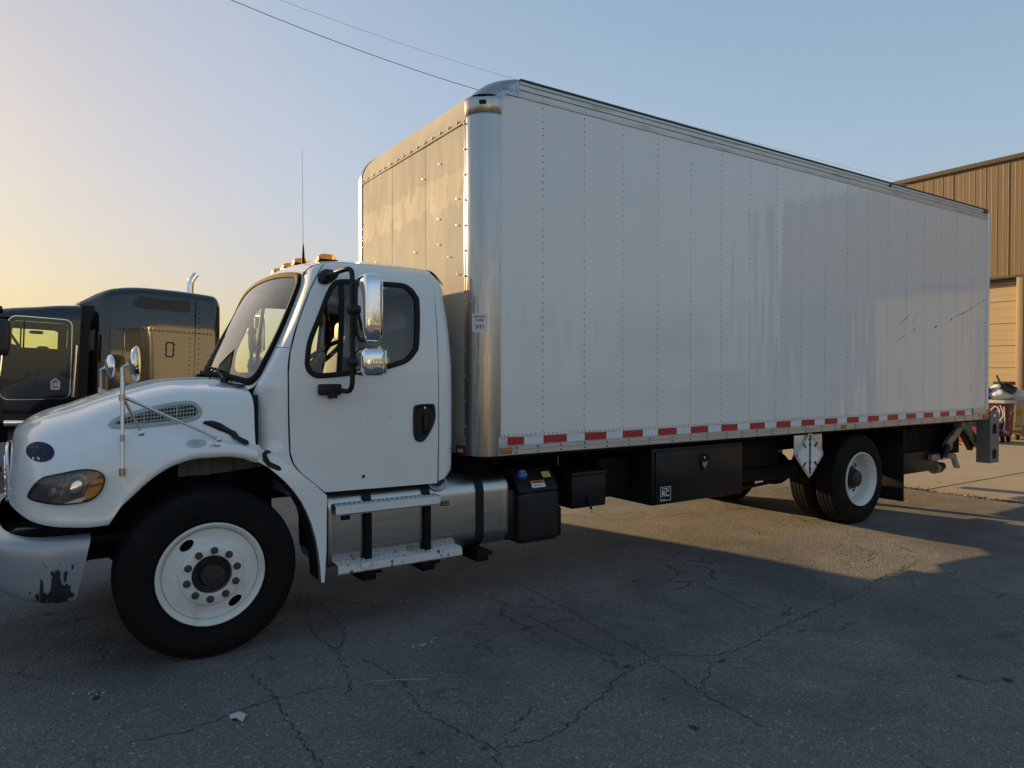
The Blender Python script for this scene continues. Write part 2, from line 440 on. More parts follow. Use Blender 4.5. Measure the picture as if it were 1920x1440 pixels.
# ------------------------------------------------------------------ ground
def asphalt_mat():
    m = bpy.data.materials.new('worn_asphalt'); m.use_nodes = True
    N = m.node_tree.nodes; L = m.node_tree.links; p = N['Principled BSDF']
    tc = N.new('ShaderNodeTexCoord')
    def nz(sc, det=5, ro=.6):
        n = N.new('ShaderNodeTexNoise'); n.inputs['Scale'].default_value = sc; n.inputs['Detail'].default_value = det
        n.inputs['Roughness'].default_value = ro; L.new(tc.outputs['Object'], n.inputs['Vector']); return n.outputs['Fac']
    def mr(x, a, b, c=0., d=1.):
        r = N.new('ShaderNodeMapRange'); r.inputs['From Min'].default_value = a; r.inputs['From Max'].default_value = b
        r.inputs['To Min'].default_value = c; r.inputs['To Max'].default_value = d; L.new(x, r.inputs['Value']); return r.outputs['Result']
    def mix(a, b, f, mode='MIX'):
        x = N.new('ShaderNodeMix'); x.data_type = 'RGBA'; x.blend_type = mode
        for s, v in ((x.inputs[6], a), (x.inputs[7], b)):
            if isinstance(v, tuple): s.default_value = (*v, 1)
            else: L.new(v, s)
        if isinstance(f, float): x.inputs[0].default_value = f
        else: L.new(f, x.inputs[0])
        return x.outputs[2]
    def vor(sc, feat='F1'):
        v = N.new('ShaderNodeTexVoronoi'); v.inputs['Scale'].default_value = sc; v.feature = feat
        L.new(tc.outputs['Object'], v.inputs['Vector']); return v
    v = vor(85)                                                     # chippings about 12 mm
    sep = N.new('ShaderNodeSeparateColor'); L.new(v.outputs['Color'], sep.inputs[0])
    stone = mix((.090, .087, .082), (.31, .287, .258), mr(sep.outputs[0], .15, 1.0))
    inst = mr(v.outputs['Distance'], .25, .62)
    c = mix(stone, (.072, .070, .068), inst)
    v2 = vor(210); sep2 = N.new('ShaderNodeSeparateColor'); L.new(v2.outputs['Color'], sep2.inputs[0])
    c = mix(c, mix((.07, .07, .07), (.27, .25, .23), sep2.outputs[1]), .42)
    c = mix(c, (.30, .29, .27), mr(sep.outputs[1], .985, .992))      # odd pale stone
    c = mix(c, mix(c, (.64, .64, .66), 1.0, 'MULTIPLY'), mr(nz(.55, 5), .47, .62))    # sealed / trafficked areas
    c = mix(c, mix(c, (1.22, 1.2, 1.17), 1.0, 'MULTIPLY'), mr(nz(1.3, 4), .52, .70))
    c = mix(c, (.020, .020, .021), mr(nz(3.4, 3, .5), .715, .745, 0, .8))             # oil spots
    ve = N.new('ShaderNodeTexVoronoi'); ve.feature = 'DISTANCE_TO_EDGE'; ve.inputs['Scale'].default_value = 1.9
    wv = N.new('ShaderNodeTexNoise'); wv.inputs['Scale'].default_value = 2.6; wv.inputs['Detail'].default_value = 6; L.new(tc.outputs['Object'], wv.inputs['Vector'])
    va = N.new('ShaderNodeVectorMath'); va.operation = 'MULTIPLY_ADD'; va.inputs[1].default_value = (.55, .55, 0); L.new(wv.outputs['Color'], va.inputs[0]); L.new(tc.outputs['Object'], va.inputs[2]); L.new(va.outputs[0], ve.inputs['Vector'])
    hair = N.new('ShaderNodeMath'); hair.operation = 'MULTIPLY'; L.new(mr(ve.outputs['Distance'], .004, .022, 1, 0), hair.inputs[0]); L.new(mr(nz(.75, 3), .52, .60), hair.inputs[1])
    c = mix(c, (.035, .034, .034), hair.outputs[0])                                   # hairline crazing in patches
    c = mix(c, mix(c, (.62, .61, .62), 1.0, 'MULTIPLY'), mr(nz(7.5, 5, .7), .56, .74))
    L.new(c, p.inputs['Base Color'])
    rr = mr(nz(2, 4), .3, .7, .72, .92); L.new(rr, p.inputs['Roughness'])
    b = N.new('ShaderNodeBump'); b.inputs['Strength'].default_value = .8; b.inputs['Distance'].default_value = .006
    h = N.new('ShaderNodeMath'); h.operation = 'SUBTRACT'; h.inputs[0].default_value = 1; L.new(v.outputs['Distance'], h.inputs[1])
    L.new(h.outputs[0], b.inputs['Height'])
    b2 = N.new('ShaderNodeBump'); b2.inputs['Strength'].default_value = .35; b2.inputs['Distance'].default_value = .05
    L.new(nz(2.2, 3), b2.inputs['Height']); L.new(b2.outputs['Normal'], b.inputs['Normal']); L.new(b.outputs['Normal'], p.inputs['Normal'])
    return m
M['asphalt'] = asphalt_mat()
M['concrete'] = mat('yard_concrete', (.25, .215, .165), .85, var=(1.2, .16), rvar=(4, .1), bump=(35, .25, .006, 6),
                    stains=((2.2, .58, .74, (.17, .155, .135)), (9, .68, .76, (.10, .09, .08))))
M['crack'] = mat('crack_filler', (.026, .026, .027), .9, var=(30, .3))
M['moss'] = mat('dry_moss', (.075, .070, .022), .95, var=(14, .35))
M['scuff'] = mat('worn_white_paint', (.58, .58, .59), .8, var=(60, .3))
M['paper'] = mat('crumpled_paper', (.50, .50, .47), .8, var=(20, .2))

def sheet(name, x0, x1, y0, y1, z, m):
    o = MB().add([(x0, y0, z), (x1, y0, z), (x1, y1, z), (x0, y1, z)], [(0, 1, 2, 3)]).build(name, m, fix=False); o['kind'] = 'structure'; return o
sheet('asphalt_ground', -400, 400, -400, 400, 0, M['asphalt'])
# concrete apron: single slabs with open joints, each with its own slight step
ys_ = [-26, -20.2, -14.6, -9.0, -3.9, .82, 5.6, 10.6, 15.6, 21.0]
xs_ = [8.02, 13.2, 18.4, 23.2]
for i in range(len(xs_) - 1):
    for j in range(len(ys_) - 1):
        h = .010 + rng.uniform(-.004, .006)
        o = MB().box(xs_[i] + .008, xs_[i + 1] - .008, ys_[j] + .008, ys_[j + 1] - .008, -.10, h, .006, 1).build('concrete_slab', M['concrete']); o['kind'] = 'structure'
# dry weeds and moss in the joint between asphalt and concrete
bm_v = []; bm_f = []
for k in range(5200):
    y = rng.uniform(-8, 12); x = 8.005 + rng.normal() * .028 * (1 + .7 * math.sin(y * 3.1) * math.sin(y * 1.3))
    if math.sin(y * 5.3) + math.sin(y * 2.1 + 1) < -1.15 : continue
    h = abs(rng.normal()) * .022 + .006; a = rng.uniform(0, 6.28); w = rng.uniform(.003, .009); lx, ly = rng.normal(size=2) * .012
    o = len(bm_v); bm_v += [(x - w * math.cos(a), y - w * math.sin(a), -.002), (x + w * math.cos(a), y + w * math.sin(a), -.002), (x + lx, y + ly, h)]; bm_f.append((o, o + 1, o + 2))
o = MB().add(bm_v, bm_f).build('joint_weeds', M['moss'], fix=False, angle=None); o['kind'] = 'stuff'

CR = [[(-0.92, 1.034), (-1.085, 0.562), (-1.165, 0.129), (-1.138, -0.154), (-1.167, -0.376), (-1.24, -0.708), (-1.318, -0.88)],
[(-0.932, 0.738), (-0.971, 0.173), (-1.038, -0.064), (-1.139, -0.204)],
[(-1.114, -0.365), (-1.024, -0.515), (-0.986, -0.876), (-1.031, -1.104), (-1.007, -1.35), (-0.961, -1.53), (-0.923, -1.695), (-0.975, -1.83), (-1.02, -2.3)],
[(-0.923, -1.695), (-0.816, -1.626), (-0.627, -1.505), (-0.517, -1.442)],
[(-0.892, -1.699), (-0.739, -1.734), (-0.541, -1.718), (-0.348, -1.622), (-0.108, -1.53), (0.051, -1.437), (0.465, -1.356), (0.706, -1.514), (1.03, -1.53), (1.492, -1.447), (1.893, -1.397), (2.547, -1.325), (3.247, -1.19), (3.735, -1.16)],
[(-2.278, -0.721), (-2.103, -0.75), (-1.883, -0.711), (-1.664, -0.653), (-1.475, -0.668), (-1.277, -0.684)],
[(-1.661, -0.228), (-1.62, -0.535), (-1.626, -0.814), (-1.628, -1.092), (-1.623, -1.313), (-1.62, -1.415), (-1.65, -2.0)],
[(0.118, 0.351), (0.189, 0.074), (0.192, -0.408), (0.195, -0.876), (0.224, -1.197)],
[(0.541, 0.236), (0.513, -0.354), (0.426, -0.918), (0.415, -1.226), (0.351, -1.551), (0.296, -1.796), (0.269, -2.127), (0.247, -2.266)],
[(-2.881, 1.43), (-2.707, 1.563), (-2.486, 1.55), (-2.202, 1.574)],
[(3.475, 1.615), (3.862, 1.552), (4.265, 1.405), (4.767, 1.404)],
[(0.296, -1.796), (0.528, -1.668), (0.661, -1.532)]]
for q, c in enumerate(CR):
    pts = crv(c, max(12, int(90 * sum(math.dist(c[i], c[i + 1]) for i in range(len(c) - 1)))))
    wob = [rng.normal(size=2) * .006 for _ in pts]; L_ = []; Rr = []
    wlow = spl
    for i, p in enumerate(pts):
        t = pts[min(i + 1, len(pts) - 1)] - pts[max(i - 1, 0)]; t /= np.linalg.norm(t) + 1e-9; n = np.array([-t[1], t[0]])
        w = (.0018 + .0036 * abs(math.sin(i * .31 + q)) * rng.uniform(.2, 1)) * (1.0 if 2 < i < len(pts) - 3 else .3)
        pp = p + wob[i] + .010 * np.array([math.sin(i * .7 + q), math.cos(i * .53)])
        L_.append((*(pp + n * w), .0012)); Rr.append((*(pp - n * w), .0012))
    o = MB().grid([L_, Rr]).build('crack', M['crack'], fix=False, angle=None); o['kind'] = 'structure'
# oil stains, paint scuffs
def blot(name, x, y, rx, ry, m, z=.0025, n=22, seed=0, rot=0.0):
    rs = np.random.default_rng(seed); pts = []
    for k in range(n):
        a = 6.283 * k / n; r = rs.uniform(.55, 1.1); u, v = rx * r * math.cos(a), ry * r * math.sin(a)
        pts.append((x + u * math.cos(rot) - v * math.sin(rot), y + u * math.sin(rot) + v * math.cos(rot), z))
    o = MB().add([(x, y, z)] + pts, [(0, 1 + k, 1 + (k + 1) % n) for k in range(n)]).build(name, m, fix=False, angle=None); o['kind'] = 'structure'
for k, (x, y) in enumerate([(0.71, -1.61), (-1.216, -1.545), (1.386, -0.147), (3.781, -1.467), (0.186, -1.356), (-0.03, -2.054), (1.657, -2.477), (1.819, -2.649), (-2.65, 0.646), (-1.498, -0.112), (0.065, -1.769), (-1.305, -1.623), (-2.399, -0.133), (-2.613, 1.541), (8.9, 1.05)]):
    s = .016 + .02 * rng.random()
    blot('oil_stain', x, y, s * (2.6 if k in (0, 3, 14) else 1.2) * .8, s * .7, M['crack'], .0035 if k < 14 else .022, seed=k, rot=rng.uniform(0, 3))
for k, (x, y, a) in enumerate([(-0.70, -0.44, .5), (-.60, -.40, .3), (-2.40, -.10, 1.2), (-2.41, -.02, .8), (-.389, .424, .2)]):
    for q in range(5 if k < 2 else 3):
        blot('paint_scuff', x + rng.normal() * .035, y + rng.normal() * .018, rng.uniform(.008, .03), .004, M['scuff'], .003, 12, seed=50 + k * 7 + q, rot=a + rng.normal() * .4)
for q in range(12):
    t = q / 11; blot('paint_scuff', -1.111 + .247 * t, -.73 - .138 * t, .016, .0035, M['scuff'], .003, 10, seed=90 + q, rot=-.51)
g = [(-1.857, -0.708), (-1.815, -.727), (-1.78, -0.759), (-1.80, -.795), (-1.818, -0.817), (-1.845, -.79), (-1.862, -0.756)]
pv = [(-1.822, -.762, .022)] + [(x, y, .004 + .016 * (i % 2)) for i, (x, y) in enumerate(g)] + [(x * .35 - 1.822 * .65 + rng.normal() * .006, y * .35 - .762 * .65, .012 + .012 * rng.random()) for x, y in g]
pf = []
for i in range(7):
    j = (i + 1) % 7; pf += [(0, 8 + i, 8 + j), (8 + i, 1 + i, 1 + j), (8 + i, 1 + j, 8 + j)]
tag(MB().add(pv, pf).build('paper_scrap', M['paper'], fix=False, angle=10), 'crumpled white paper scrap lying on the shaded asphalt', 'litter')

# ================================================================== WHITE BOX TRUCK
W = 2.462
truck = thing('box_truck', 'white box truck with a long plain cargo body, driver side towards us', 'box truck', (2.9, W / 2, 0))
# ------------------------------------------------------------------ cargo box
box = part_empty('cargo_box', truck)
ZB, ZC, ZT, ZR = 1.088, 1.230, 3.754, 3.872
BAY, RAD = .4064, .16
XE = RAD + 19 * BAY
def put(mb, name, m, parent=box, label=None, mirror=False, **k):
    o = mb.build(name, m, parent, label, **k)
    if mirror: mb.mirror().build(name, m, parent, label, **k)
    return o
panel_rs = np.random.default_rng(3)
for side in (0, 1):
    for i in range(19):
        x0, x1 = RAD + i * BAY, RAD + (i + 1) * BAY
        nx, nz = 9, 26; ph = panel_rs.uniform(0, 6.28, 4); am = panel_rs.uniform(.3, 1, 3) * (1.0 + .6 * (i > 8))
        ram = lambda z: max(0.0, min(1.0, (2.9 - z) / .9))            # the sheet buckles more towards the floor
        P = []
        for a in range(nx + 1):
            u = a / nx; row = []
            for b in range(nz + 1):
                w = b / nz; z = ZC - .012 + (ZT + .01 - ZC + .012) * w; env = math.sin(math.pi * u) ** .8
                d = env * (.0045 * am[0] * (1.2 * ram(z) + .15) * math.sin(2.2 * w * 3.14 + ph[0]) + .0036 * am[1] * math.sin(u * 3.1 + 5.1 * w * ram(z) + ph[1]) * ram(z)) * math.sin(math.pi * min(1, w * 5)) 
                row.append((x0 + (x1 - x0) * u, -.0025 * (i % 2) * 0 - d - .0012 * math.sin(math.pi * u), z))
            P.append(row)
        mb = MB().grid(P)
        if side: mb = mb.mirror()
        mb.build('side_panel', M['panel'], box, fix=True, angle=60)
# inner shell closes the box to light
put(MB().box(.10, .40, .02, W - .02, ZB + .02, 3.55).box(.38, XE, .02, W - .02, ZB + .02, ZR - .03), 'inner_shell', M['dark'])
# rails
def rail(mb, prof, x0, x1):
    """profile in (y, z), extruded along x"""
    n = len(prof); vs = [(x0, y, z) for y, z in prof] + [(x1, y, z) for y, z in prof]
    mb.add(vs, [tuple(range(n))[::-1], tuple(n + i for i in range(n))] + [(i, (i + 1) % n, n + (i + 1) % n, n + i) for i in range(n)]); return mb
bot = [(-.006, ZC), (-.006, 1.160), (-.016, 1.157), (-.016, 1.130), (-.012, 1.128), (-.016, 1.126), (-.016, 1.094), (-.010, ZB), (.06, ZB), (.06, ZC)]
put(rail(MB(), bot, RAD, XE), 'bottom_rail', M['alurail'], mirror=True)
top = [(-.005, ZT - .002), (-.008, ZT), (-.008, ZT + .050), (-.016, ZT + .054), (-.016, ZT + .064), (-.010, ZT + .068), (-.010, ZT + .090), (-.019, ZT + .094), (-.016, ZR - .004), (-.005, ZR + .004), (.12, ZR + .012), (.12, ZT - .002)]
put(rail(MB(), top, RAD + .186, XE), 'top_rail', M['alurail'], mirror=True)
put(MB().box(RAD + .187, XE + .002, -.022, .03, ZR + .001, ZR + .016, .004), 'roof_edge_trim', M['browntrim'], mirror=True)
# corner post (quarter round)
def arc_post(z0, z1, r, g=0.0, t=.05, seg=14, x0=0.0):
    P = []
    for z in (z0, z1):
        row = [(r + .02 + x0, -g, z)]
        for k in range(seg + 1):
            a = R(90 * k / seg); row.append((x0 + r - (r + g) * math.sin(a), r - (r + g) * math.cos(a), z))
        row.append((x0 - g, r + .022, z)); P.append(row)
    inner = [[(x + t, y + t, z) for x, y, z in row] for row in P]
    return MB().grid([P[0], P[1], inner[1], inner[0], P[0]])
put(arc_post(ZB, 3.60, RAD, .008), 'corner_post', M['alu'], mirror=True)
# corner cap and rounded front top
FR = .320
def ftop(z): 
    h = max(0.0, min(FR, z - 3.574)); return FR - math.sqrt(max(0, FR * FR - h * h))
def cap_rows(zs, xend, yend, g):
    P = []
    for z in zs:
        f = ftop(z); r = RAD
        row = [(max(xend if z < 3.752 else .345, f + r + .006), -g, z), (f + r + .004, -g, z)]
        for k in range(13):
            a = R(90 * k / 12); row.append((f + r - (r + g) * math.sin(a), r - (r + g) * math.cos(a), z))
        row.append((f - g, yend, z)); P.append(row)
    return P
zs = [3.588, 3.60, 3.64, 3.68, 3.72, 3.751, 3.7525, 3.78, 3.805, 3.828, 3.848, 3.864, 3.876, 3.885, 3.890, 3.8925, 3.8938]
P = cap_rows(zs, .186, .20, .011); mb = MB().grid(P)
top_row = P[-1]; mb.f.append(tuple(len(mb.v) - len(top_row) + i for i in range(len(top_row))))
put(mb, 'corner_cap', M['alu'], mirror=True)
lb = MB()                                                            # lamp hood cast into the corner
hp = [(.018, 3.60), (.178, 3.60), (.178, 3.735), (.018, 3.735)]
def post_pt(a, z, g): return (RAD - (RAD + g) * math.sin(a), RAD - (RAD + g) * math.cos(a), z)
rows = []
for z, g in ((3.592, .011), (3.596, .014), (3.70, .016), (3.712, .015), (3.722, .011)):
    rows.append([(RAD + .022, -g, z)] + [post_pt(R(90 * k / 14), z, g) for k in range(15)] + [(-g, RAD + .022, z)])
lb.grid(rows); put(lb, 'lamp_hood', M['alu'])
a = R(40); c0 = post_pt(a, 3.665, .020)
mm = Matrix.Translation(c0) @ Matrix.Rotation(-a, 4, 'Z')
put(MB().box(-.026, .026, -.010, .006, -.014, .014, .004).xf(mm), 'marker_lamp', M['dark'])
br = MB()                                                            # eyebrow over the lamp
rows = []
for z, g in ((3.712, .020), (3.716, .030), (3.726, .014)):
    rows.append([post_pt(R(8 + 62 * k / 10), z, .012 + (g - .012) * math.sin(math.pi * k / 10)) for k in range(11)])
put(br.grid(rows), 'lamp_visor', M['dark'])
# front wall: vertical sheets, top radius sheet, rivets
seams = [.19, .86, 1.53, 2.27]
for k in range(3):
    y0, y1 = seams[k], seams[k + 1] - .002; P = []
    for a in range(9):
        u = a / 8; y = y0 + (y1 - y0) * u; row = []
        for b in range(19):
            z = ZB + .15 + (3.572 - ZB - .15) * b / 18; row.append((-.002 * math.sin(math.pi * u) * (1 + .4 * math.sin(3 * b / 18 * 3.1 + k * 2)) - .001 * k, y, z))
        P.append(row)
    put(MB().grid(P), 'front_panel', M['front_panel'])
P = []
for k in range(15):
    a = R(90 * k / 14); x, z = FR - FR * math.cos(a), 3.574 + FR * math.sin(a)
    P.append([(x - .005 + .003 * math.sin(a * 2) * math.sin(y * 6.3 + 1) + .006 * math.exp(-((y - .75) / .12) ** 2) * math.sin(2 * a), y, z + .0015) for y in np.linspace(.195, W - .195, 40)])
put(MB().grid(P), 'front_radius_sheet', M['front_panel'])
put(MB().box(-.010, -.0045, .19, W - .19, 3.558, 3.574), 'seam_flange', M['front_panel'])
put(MB().box(-.010, .05, .182, .202, ZB + .14, 3.60, .002), 'post_flange', M['alu'], mirror=True)
put(MB().box(-.006, .06, .17, W - .17, ZB, ZB + .15, .004), 'front_sill', M['alurail'])
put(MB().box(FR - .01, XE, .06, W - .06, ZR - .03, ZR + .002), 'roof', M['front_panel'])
# rear frame
put(MB().box(XE, XE + .075, -.012, .09, ZC - .01, ZR - .035, .004), 'rear_post', M['white'], mirror=True)
put(MB().box(XE, XE + .075, -.013, .09, ZB, ZC - .012, .003), 'rear_post_foot', mat('rust_yellowed_steel', (.40, .30, .14), .6, .3, var=(12, .2)), mirror=True)
put(MB().box(XE, XE + .075, .09, W - .09, ZR - .16, ZR - .03, .004), 'rear_header', M['white'])
put(MB().box(XE + .01, XE + .05, .09, W - .09, ZB + .1, ZR - .16, .004), 'rear_door', M['white'])
put(MB().box(XE - .02, XE + .080, .02, W - .02, ZB - .02, ZB + .10, .004), 'rear_sill', M['blackbox'])
put(MB().box(XE - BAY * .92, XE - .002, -.019, -.012, 1.162, ZC + .018, .001), 'rail_corner_plate', M['alurail'])
put(MB().box(XE - .10, XE - .002, -.022, -.016, 1.098, 1.150, .001), 'red_marker', M['redworn'])
put(MB().box(XE - .13, XE - .02, -.024, .01, ZR - .040, ZR - .006, .004), 'upper_red_lamp', mat('dark_red_lamp', (.06, .012, .016), .3, var=(20, .2)))
put(MB().box(XE - 2.45, XE - 2.40, -.022, .01, ZR - .034, ZR - .008, .004), 'top_lamp', M['dark'])
# reflective tape: a red and a white length per bay
red0 = MB().box(0, .222, -.0095, -.0058, 1.1635, 1.2215, .0004, 1).xf(Matrix.Translation((0, 0, 0)))
wht0 = MB().box(0, .176, -.0095, -.0058, 1.1640, 1.2210, .0004, 1)
rm = red0.mesh('red_tape', M['redlens'], off=(0, 0, 0)); wm = wht0.mesh('white_tape', M['whitetape'])
bl = root_of(box)
for i in range(18):
    x = RAD + i * BAY
    for (me, nm, dx) in ((rm, 'red_reflector', .004), (wm, 'white_reflector', .229)):
        if i == 0 and nm == 'red_reflector': continue
        o = bpy.data.objects.new(nm, me); COL.objects.link(o); o.parent = box; o.location = Vector((x + dx, 0, 0)) - bl
put(MB().box(RAD + .078, RAD + .226, -.0095, -.0058, 1.1635, 1.2215, .0004, 1), 'red_reflector', M['redlens'])
# caution sticker, amber markers
put(MB().box(RAD + .004, RAD + .075, -.0095, -.0058, 1.166, 1.222, .0004, 1), 'small_print_label', M['label'])
for k in range(3): text('label_text', 'CAUTION' if k == 0 else 'KEEP CLEAR', .011, (RAD + .04, -.0102, 1.212 - k * .018), SIDE, M['ink'], box)
put(MB().box(RAD + .016, RAD + .112, -.024, -.014, 1.101, 1.149, .004), 'amber_marker', M['amberd'])
put(MB().box(4.515, 4.605, -.024, -.014, 1.103, 1.147, .004), 'amber_marker', M['amberd'])
# rivets and bolts: real heads, joined
def heads(points, r, h, nrm='y'):
    mb = MB()
    for (x, y, z) in points:
        vs = []; 
        for (rr, d) in ((r, 0), (r * .62, h)):
            for k in range(6):
                a = k * math.pi / 3
                if nrm == 'y': vs.append((x + rr * math.cos(a), y - d, z + rr * math.sin(a)))
                else: vs.append((x - d, y + rr * math.cos(a), z + rr * math.sin(a)))
        fs = [(k, (k + 1) % 6, 6 + (k + 1) % 6, 6 + k) for k in range(6)] + [tuple(range(6, 12))]
        mb.add(vs, fs)
    return mb
pts = []; dark_pts = []
for i in range(0, 20):
    x = RAD + i * BAY + (.012 if i == 0 else (-.012 if i == 19 else 0))
    for k in range(49):
        z = ZC + .03 + k * .0512
        if z > ZT - .01: break
        (dark_pts if rng.random() < .55 or z < 2.25 and i < 7 else pts).append((x, -.0015, z))
    pts += [(x, -.008, ZT + .016), (x, -.008, ZT + .036)]
for k in range(int(19 * BAY / .0408)):
    x = RAD + .012 + k * .0408; dark_pts.append((x, -.0012, ZC + .010)); pts.append((x, -.008, ZT + .014))
M['rivet'] = mat('painted_rivet', (.46, .46, .46), .5, var=(50, .3)); M['rivetd'] = mat('dirty_rivet', (.085, .085, .09), .55, var=(50, .4))
put(heads(pts, .0046, .003), 'rivets', M['rivet'], kind='stuff', fix=False)
put(heads(dark_pts, .0056, .0032), 'rivets', M['rivetd'], kind='stuff', fix=False)
pts = []
for x in [.175, .315, .51, .73, .97, 1.20, 1.44, 1.68, 1.95, 2.18, 2.40, 2.66, 2.88, 3.10, 3.33, 3.60, 3.88, 4.16, 4.40, 4.78, 5.08, 5.36, 5.66, 5.92, 6.20, 6.50, 6.72, 7.02, 7.28, 7.52, 7.68]:
    pts += [(x, -.016, 1.143), (x, -.016, 1.108)]
put(heads(pts, .0085, .006), 'rail_bolts', M['rivetd'], kind='stuff', fix=False)
pts = [(-.010, .30 + k * .138, 3.585) for k in range(15)]
put(heads(pts, .013, .007, 'x'), 'front_rivets', M['nut'], kind='stuff', fix=False)
pts = [(-.012, .192, 1.3 + k * .187) for k in range(13)] + [(-.012, W - .192, 1.3 + k * .187) for k in range(13)] + [(-.009, y, z) for y, z in ((.32, 3.02), (.32, 2.82), (.62, 2.92), (.62, 2.72), (1.05, 2.72), (1.05, 2.55), (.45, 2.6), (1.5, 2.6), (1.9, 2.75), (.31, 2.45), (.4, 1.75), (.4, 1.55), (.30, 1.9), (.9, 3.3), (.6, 3.35))]
put(heads(pts, .009, .005, 'x'), 'front_bolts', M['steel'], kind='stuff', fix=False)
# scrapes along the rear of the side
sc = MB()
for (xa, za, xb, zb_, w) in [(5.62, 2.06, 5.82, 2.155, .004), (5.70, 2.27, 5.92, 2.40, .005), (5.98, 2.28, 6.12, 2.42, .003), (6.0, 2.21, 6.06, 2.25, .008), (6.14, 2.42, 6.30, 2.48, .002), (6.52, 2.265, 6.58, 2.295, .016), (6.92, 2.37, 6.935, 2.40, .018), (7.02, 2.425, 7.2, 2.47, .004), (7.2, 2.468, 7.25, 2.482, .011), (7.25, 2.482, 7.42, 2.53, .004), (7.42, 2.54, 7.46, 2.552, .011), (7.46, 2.55, 7.62, 2.61, .003), (7.62, 2.612, 7.66, 2.63, .011), (7.66, 2.63, 7.80, 2.67, .003), (7.80, 2.67, 7.84, 2.70, .006)]:
    dx, dz = xb - xa, zb_ - za; L_ = math.hypot(dx, dz); nx, nz = -dz / L_ * w / 2, dx / L_ * w / 2
    for q in range(4):
        t0, t1 = q / 4, (q + 1) / 4; j0, j1 = rng.uniform(.5, 1.2, 2)
        a0 = (xa + dx * t0, za + dz * t0); a1 = (xa + dx * t1, za + dz * t1)
        sc.add([(a0[0] + nx * j0, -.0045, a0[1] + nz * j0), (a0[0] - nx * j0, -.0045, a0[1] - nz * j0), (a1[0] - nx * j1, -.0045, a1[1] - nz * j1), (a1[0] + nx * j1, -.0045, a1[1] + nz * j1)], [(0, 1, 2, 3)])
put(sc, 'scrape_marks', M['rubber'], kind='stuff', fix=False, angle=None)
# height sign, turned round so that a driver reads it in the mirror
sg = MB(); P = []
a0, a1 = R(70), R(28)
for z in (2.00, 2.135): P.append([post_pt(a0 + (a1 - a0) * k / 8, z, .0095) for k in range(9)])
put(sg.grid(P), 'height_sign', M['label'])
am_ = (a0 + a1) / 2; base = post_pt(am_, 0, .012)
rotz = -am_
for (body, z, s, m_) in (('CAUTION', 2.112, .021, 'redink'), ('HEIGHT', 2.085, .021, 'redink'), ("13'6\"", 2.037, .043, 'redink')):
    text('sign_text', body, s, (base[0], base[1], z), (R(90), 0, rotz), M[m_], box, mirror=True, sx=.92)
put(MB().box(-.012, -.007, .185, .325, 1.082, 1.158, .002), 'builder_plate', M['darkredlabel'])
put(MB().box(-.0135, -.0122, .195, .315, 1.100, 1.142, .0003, 1), 'plate_field', M['ink'])
text('plate_text', 'amh', .052, (-.0142, .255, 1.120), FRONT, M['label'], box)
em = MB()                                                            # worn raised characters cast into the cap, not legible
for k in range(7):
    x = .200 + k * .019 + (.01 if k > 4 else 0)
    for (dx, dz, w_, h_) in ((0, 0, .003, .022), (.004, .019, .008, .003), (.004, .0, .008, .003) if k % 2 else (.009, .004, .003, .014)): em.box(x + dx, x + dx + w_, -.0145, -.010, 3.780 + dz, 3.780 + dz + h_)
put(em, 'cast_characters', M['alu'], kind='stuff')

# ------------------------------------------------------------------ cab
def yside(z): return spl(z, [.80, .90, 1.3, 1.6, 1.8, 2.0, 2.15, 2.3, 2.38, 2.43, 2.46, 2.475], [.125, .118, .108, .110, .118, .133, .155, .187, .218, .255, .30, .34])
def skin(x, z): return (x, yside(z), z)
WIN = [(-1.226, 1.78), (-1.204, 1.911), (-1.134, 2.077), (-1.071, 2.221), (-1.027, 2.29), (-0.979, 2.322), (-0.887, 2.332), (-0.712, 2.331), (-0.524, 2.333), (-0.453, 2.308), (-0.409, 2.252), (-0.396, 2.194), (-0.418, 1.903), (-0.443, 1.84), (-0.507, 1.776), (-0.606, 1.739), (-0.714, 1.716), (-0.921, 1.683), (-1.108, 1.665), (-1.167, 1.67), (-1.209, 1.702), (-1.224, 1.738)]
win = [tuple(p) for p in crv(WIN, 150, True)]
GAP = .006
door_out = ([(-1.036 + GAP, 2.440), (-1.069 + GAP, 2.414), (-1.105 + GAP, 2.365), (-1.181 + GAP, 2.225), (-1.273 + GAP, 1.996), (-1.320 + GAP, 1.83), (-1.333 + GAP, 1.70), (-1.333 + GAP, 1.45), (-1.326 + GAP, 1.195), (-1.305 + GAP, 1.125), (-1.253 + GAP, 1.055), (-1.102 + GAP, 0.922)]
            + [(-.28, .912), (-.276, 1.3), (-.274, 1.7), (-.275, 2.08), (-.268, 2.38), (-.258, 2.448), (-.5, 2.458), (-.8, 2.456), (-.98, 2.448)])
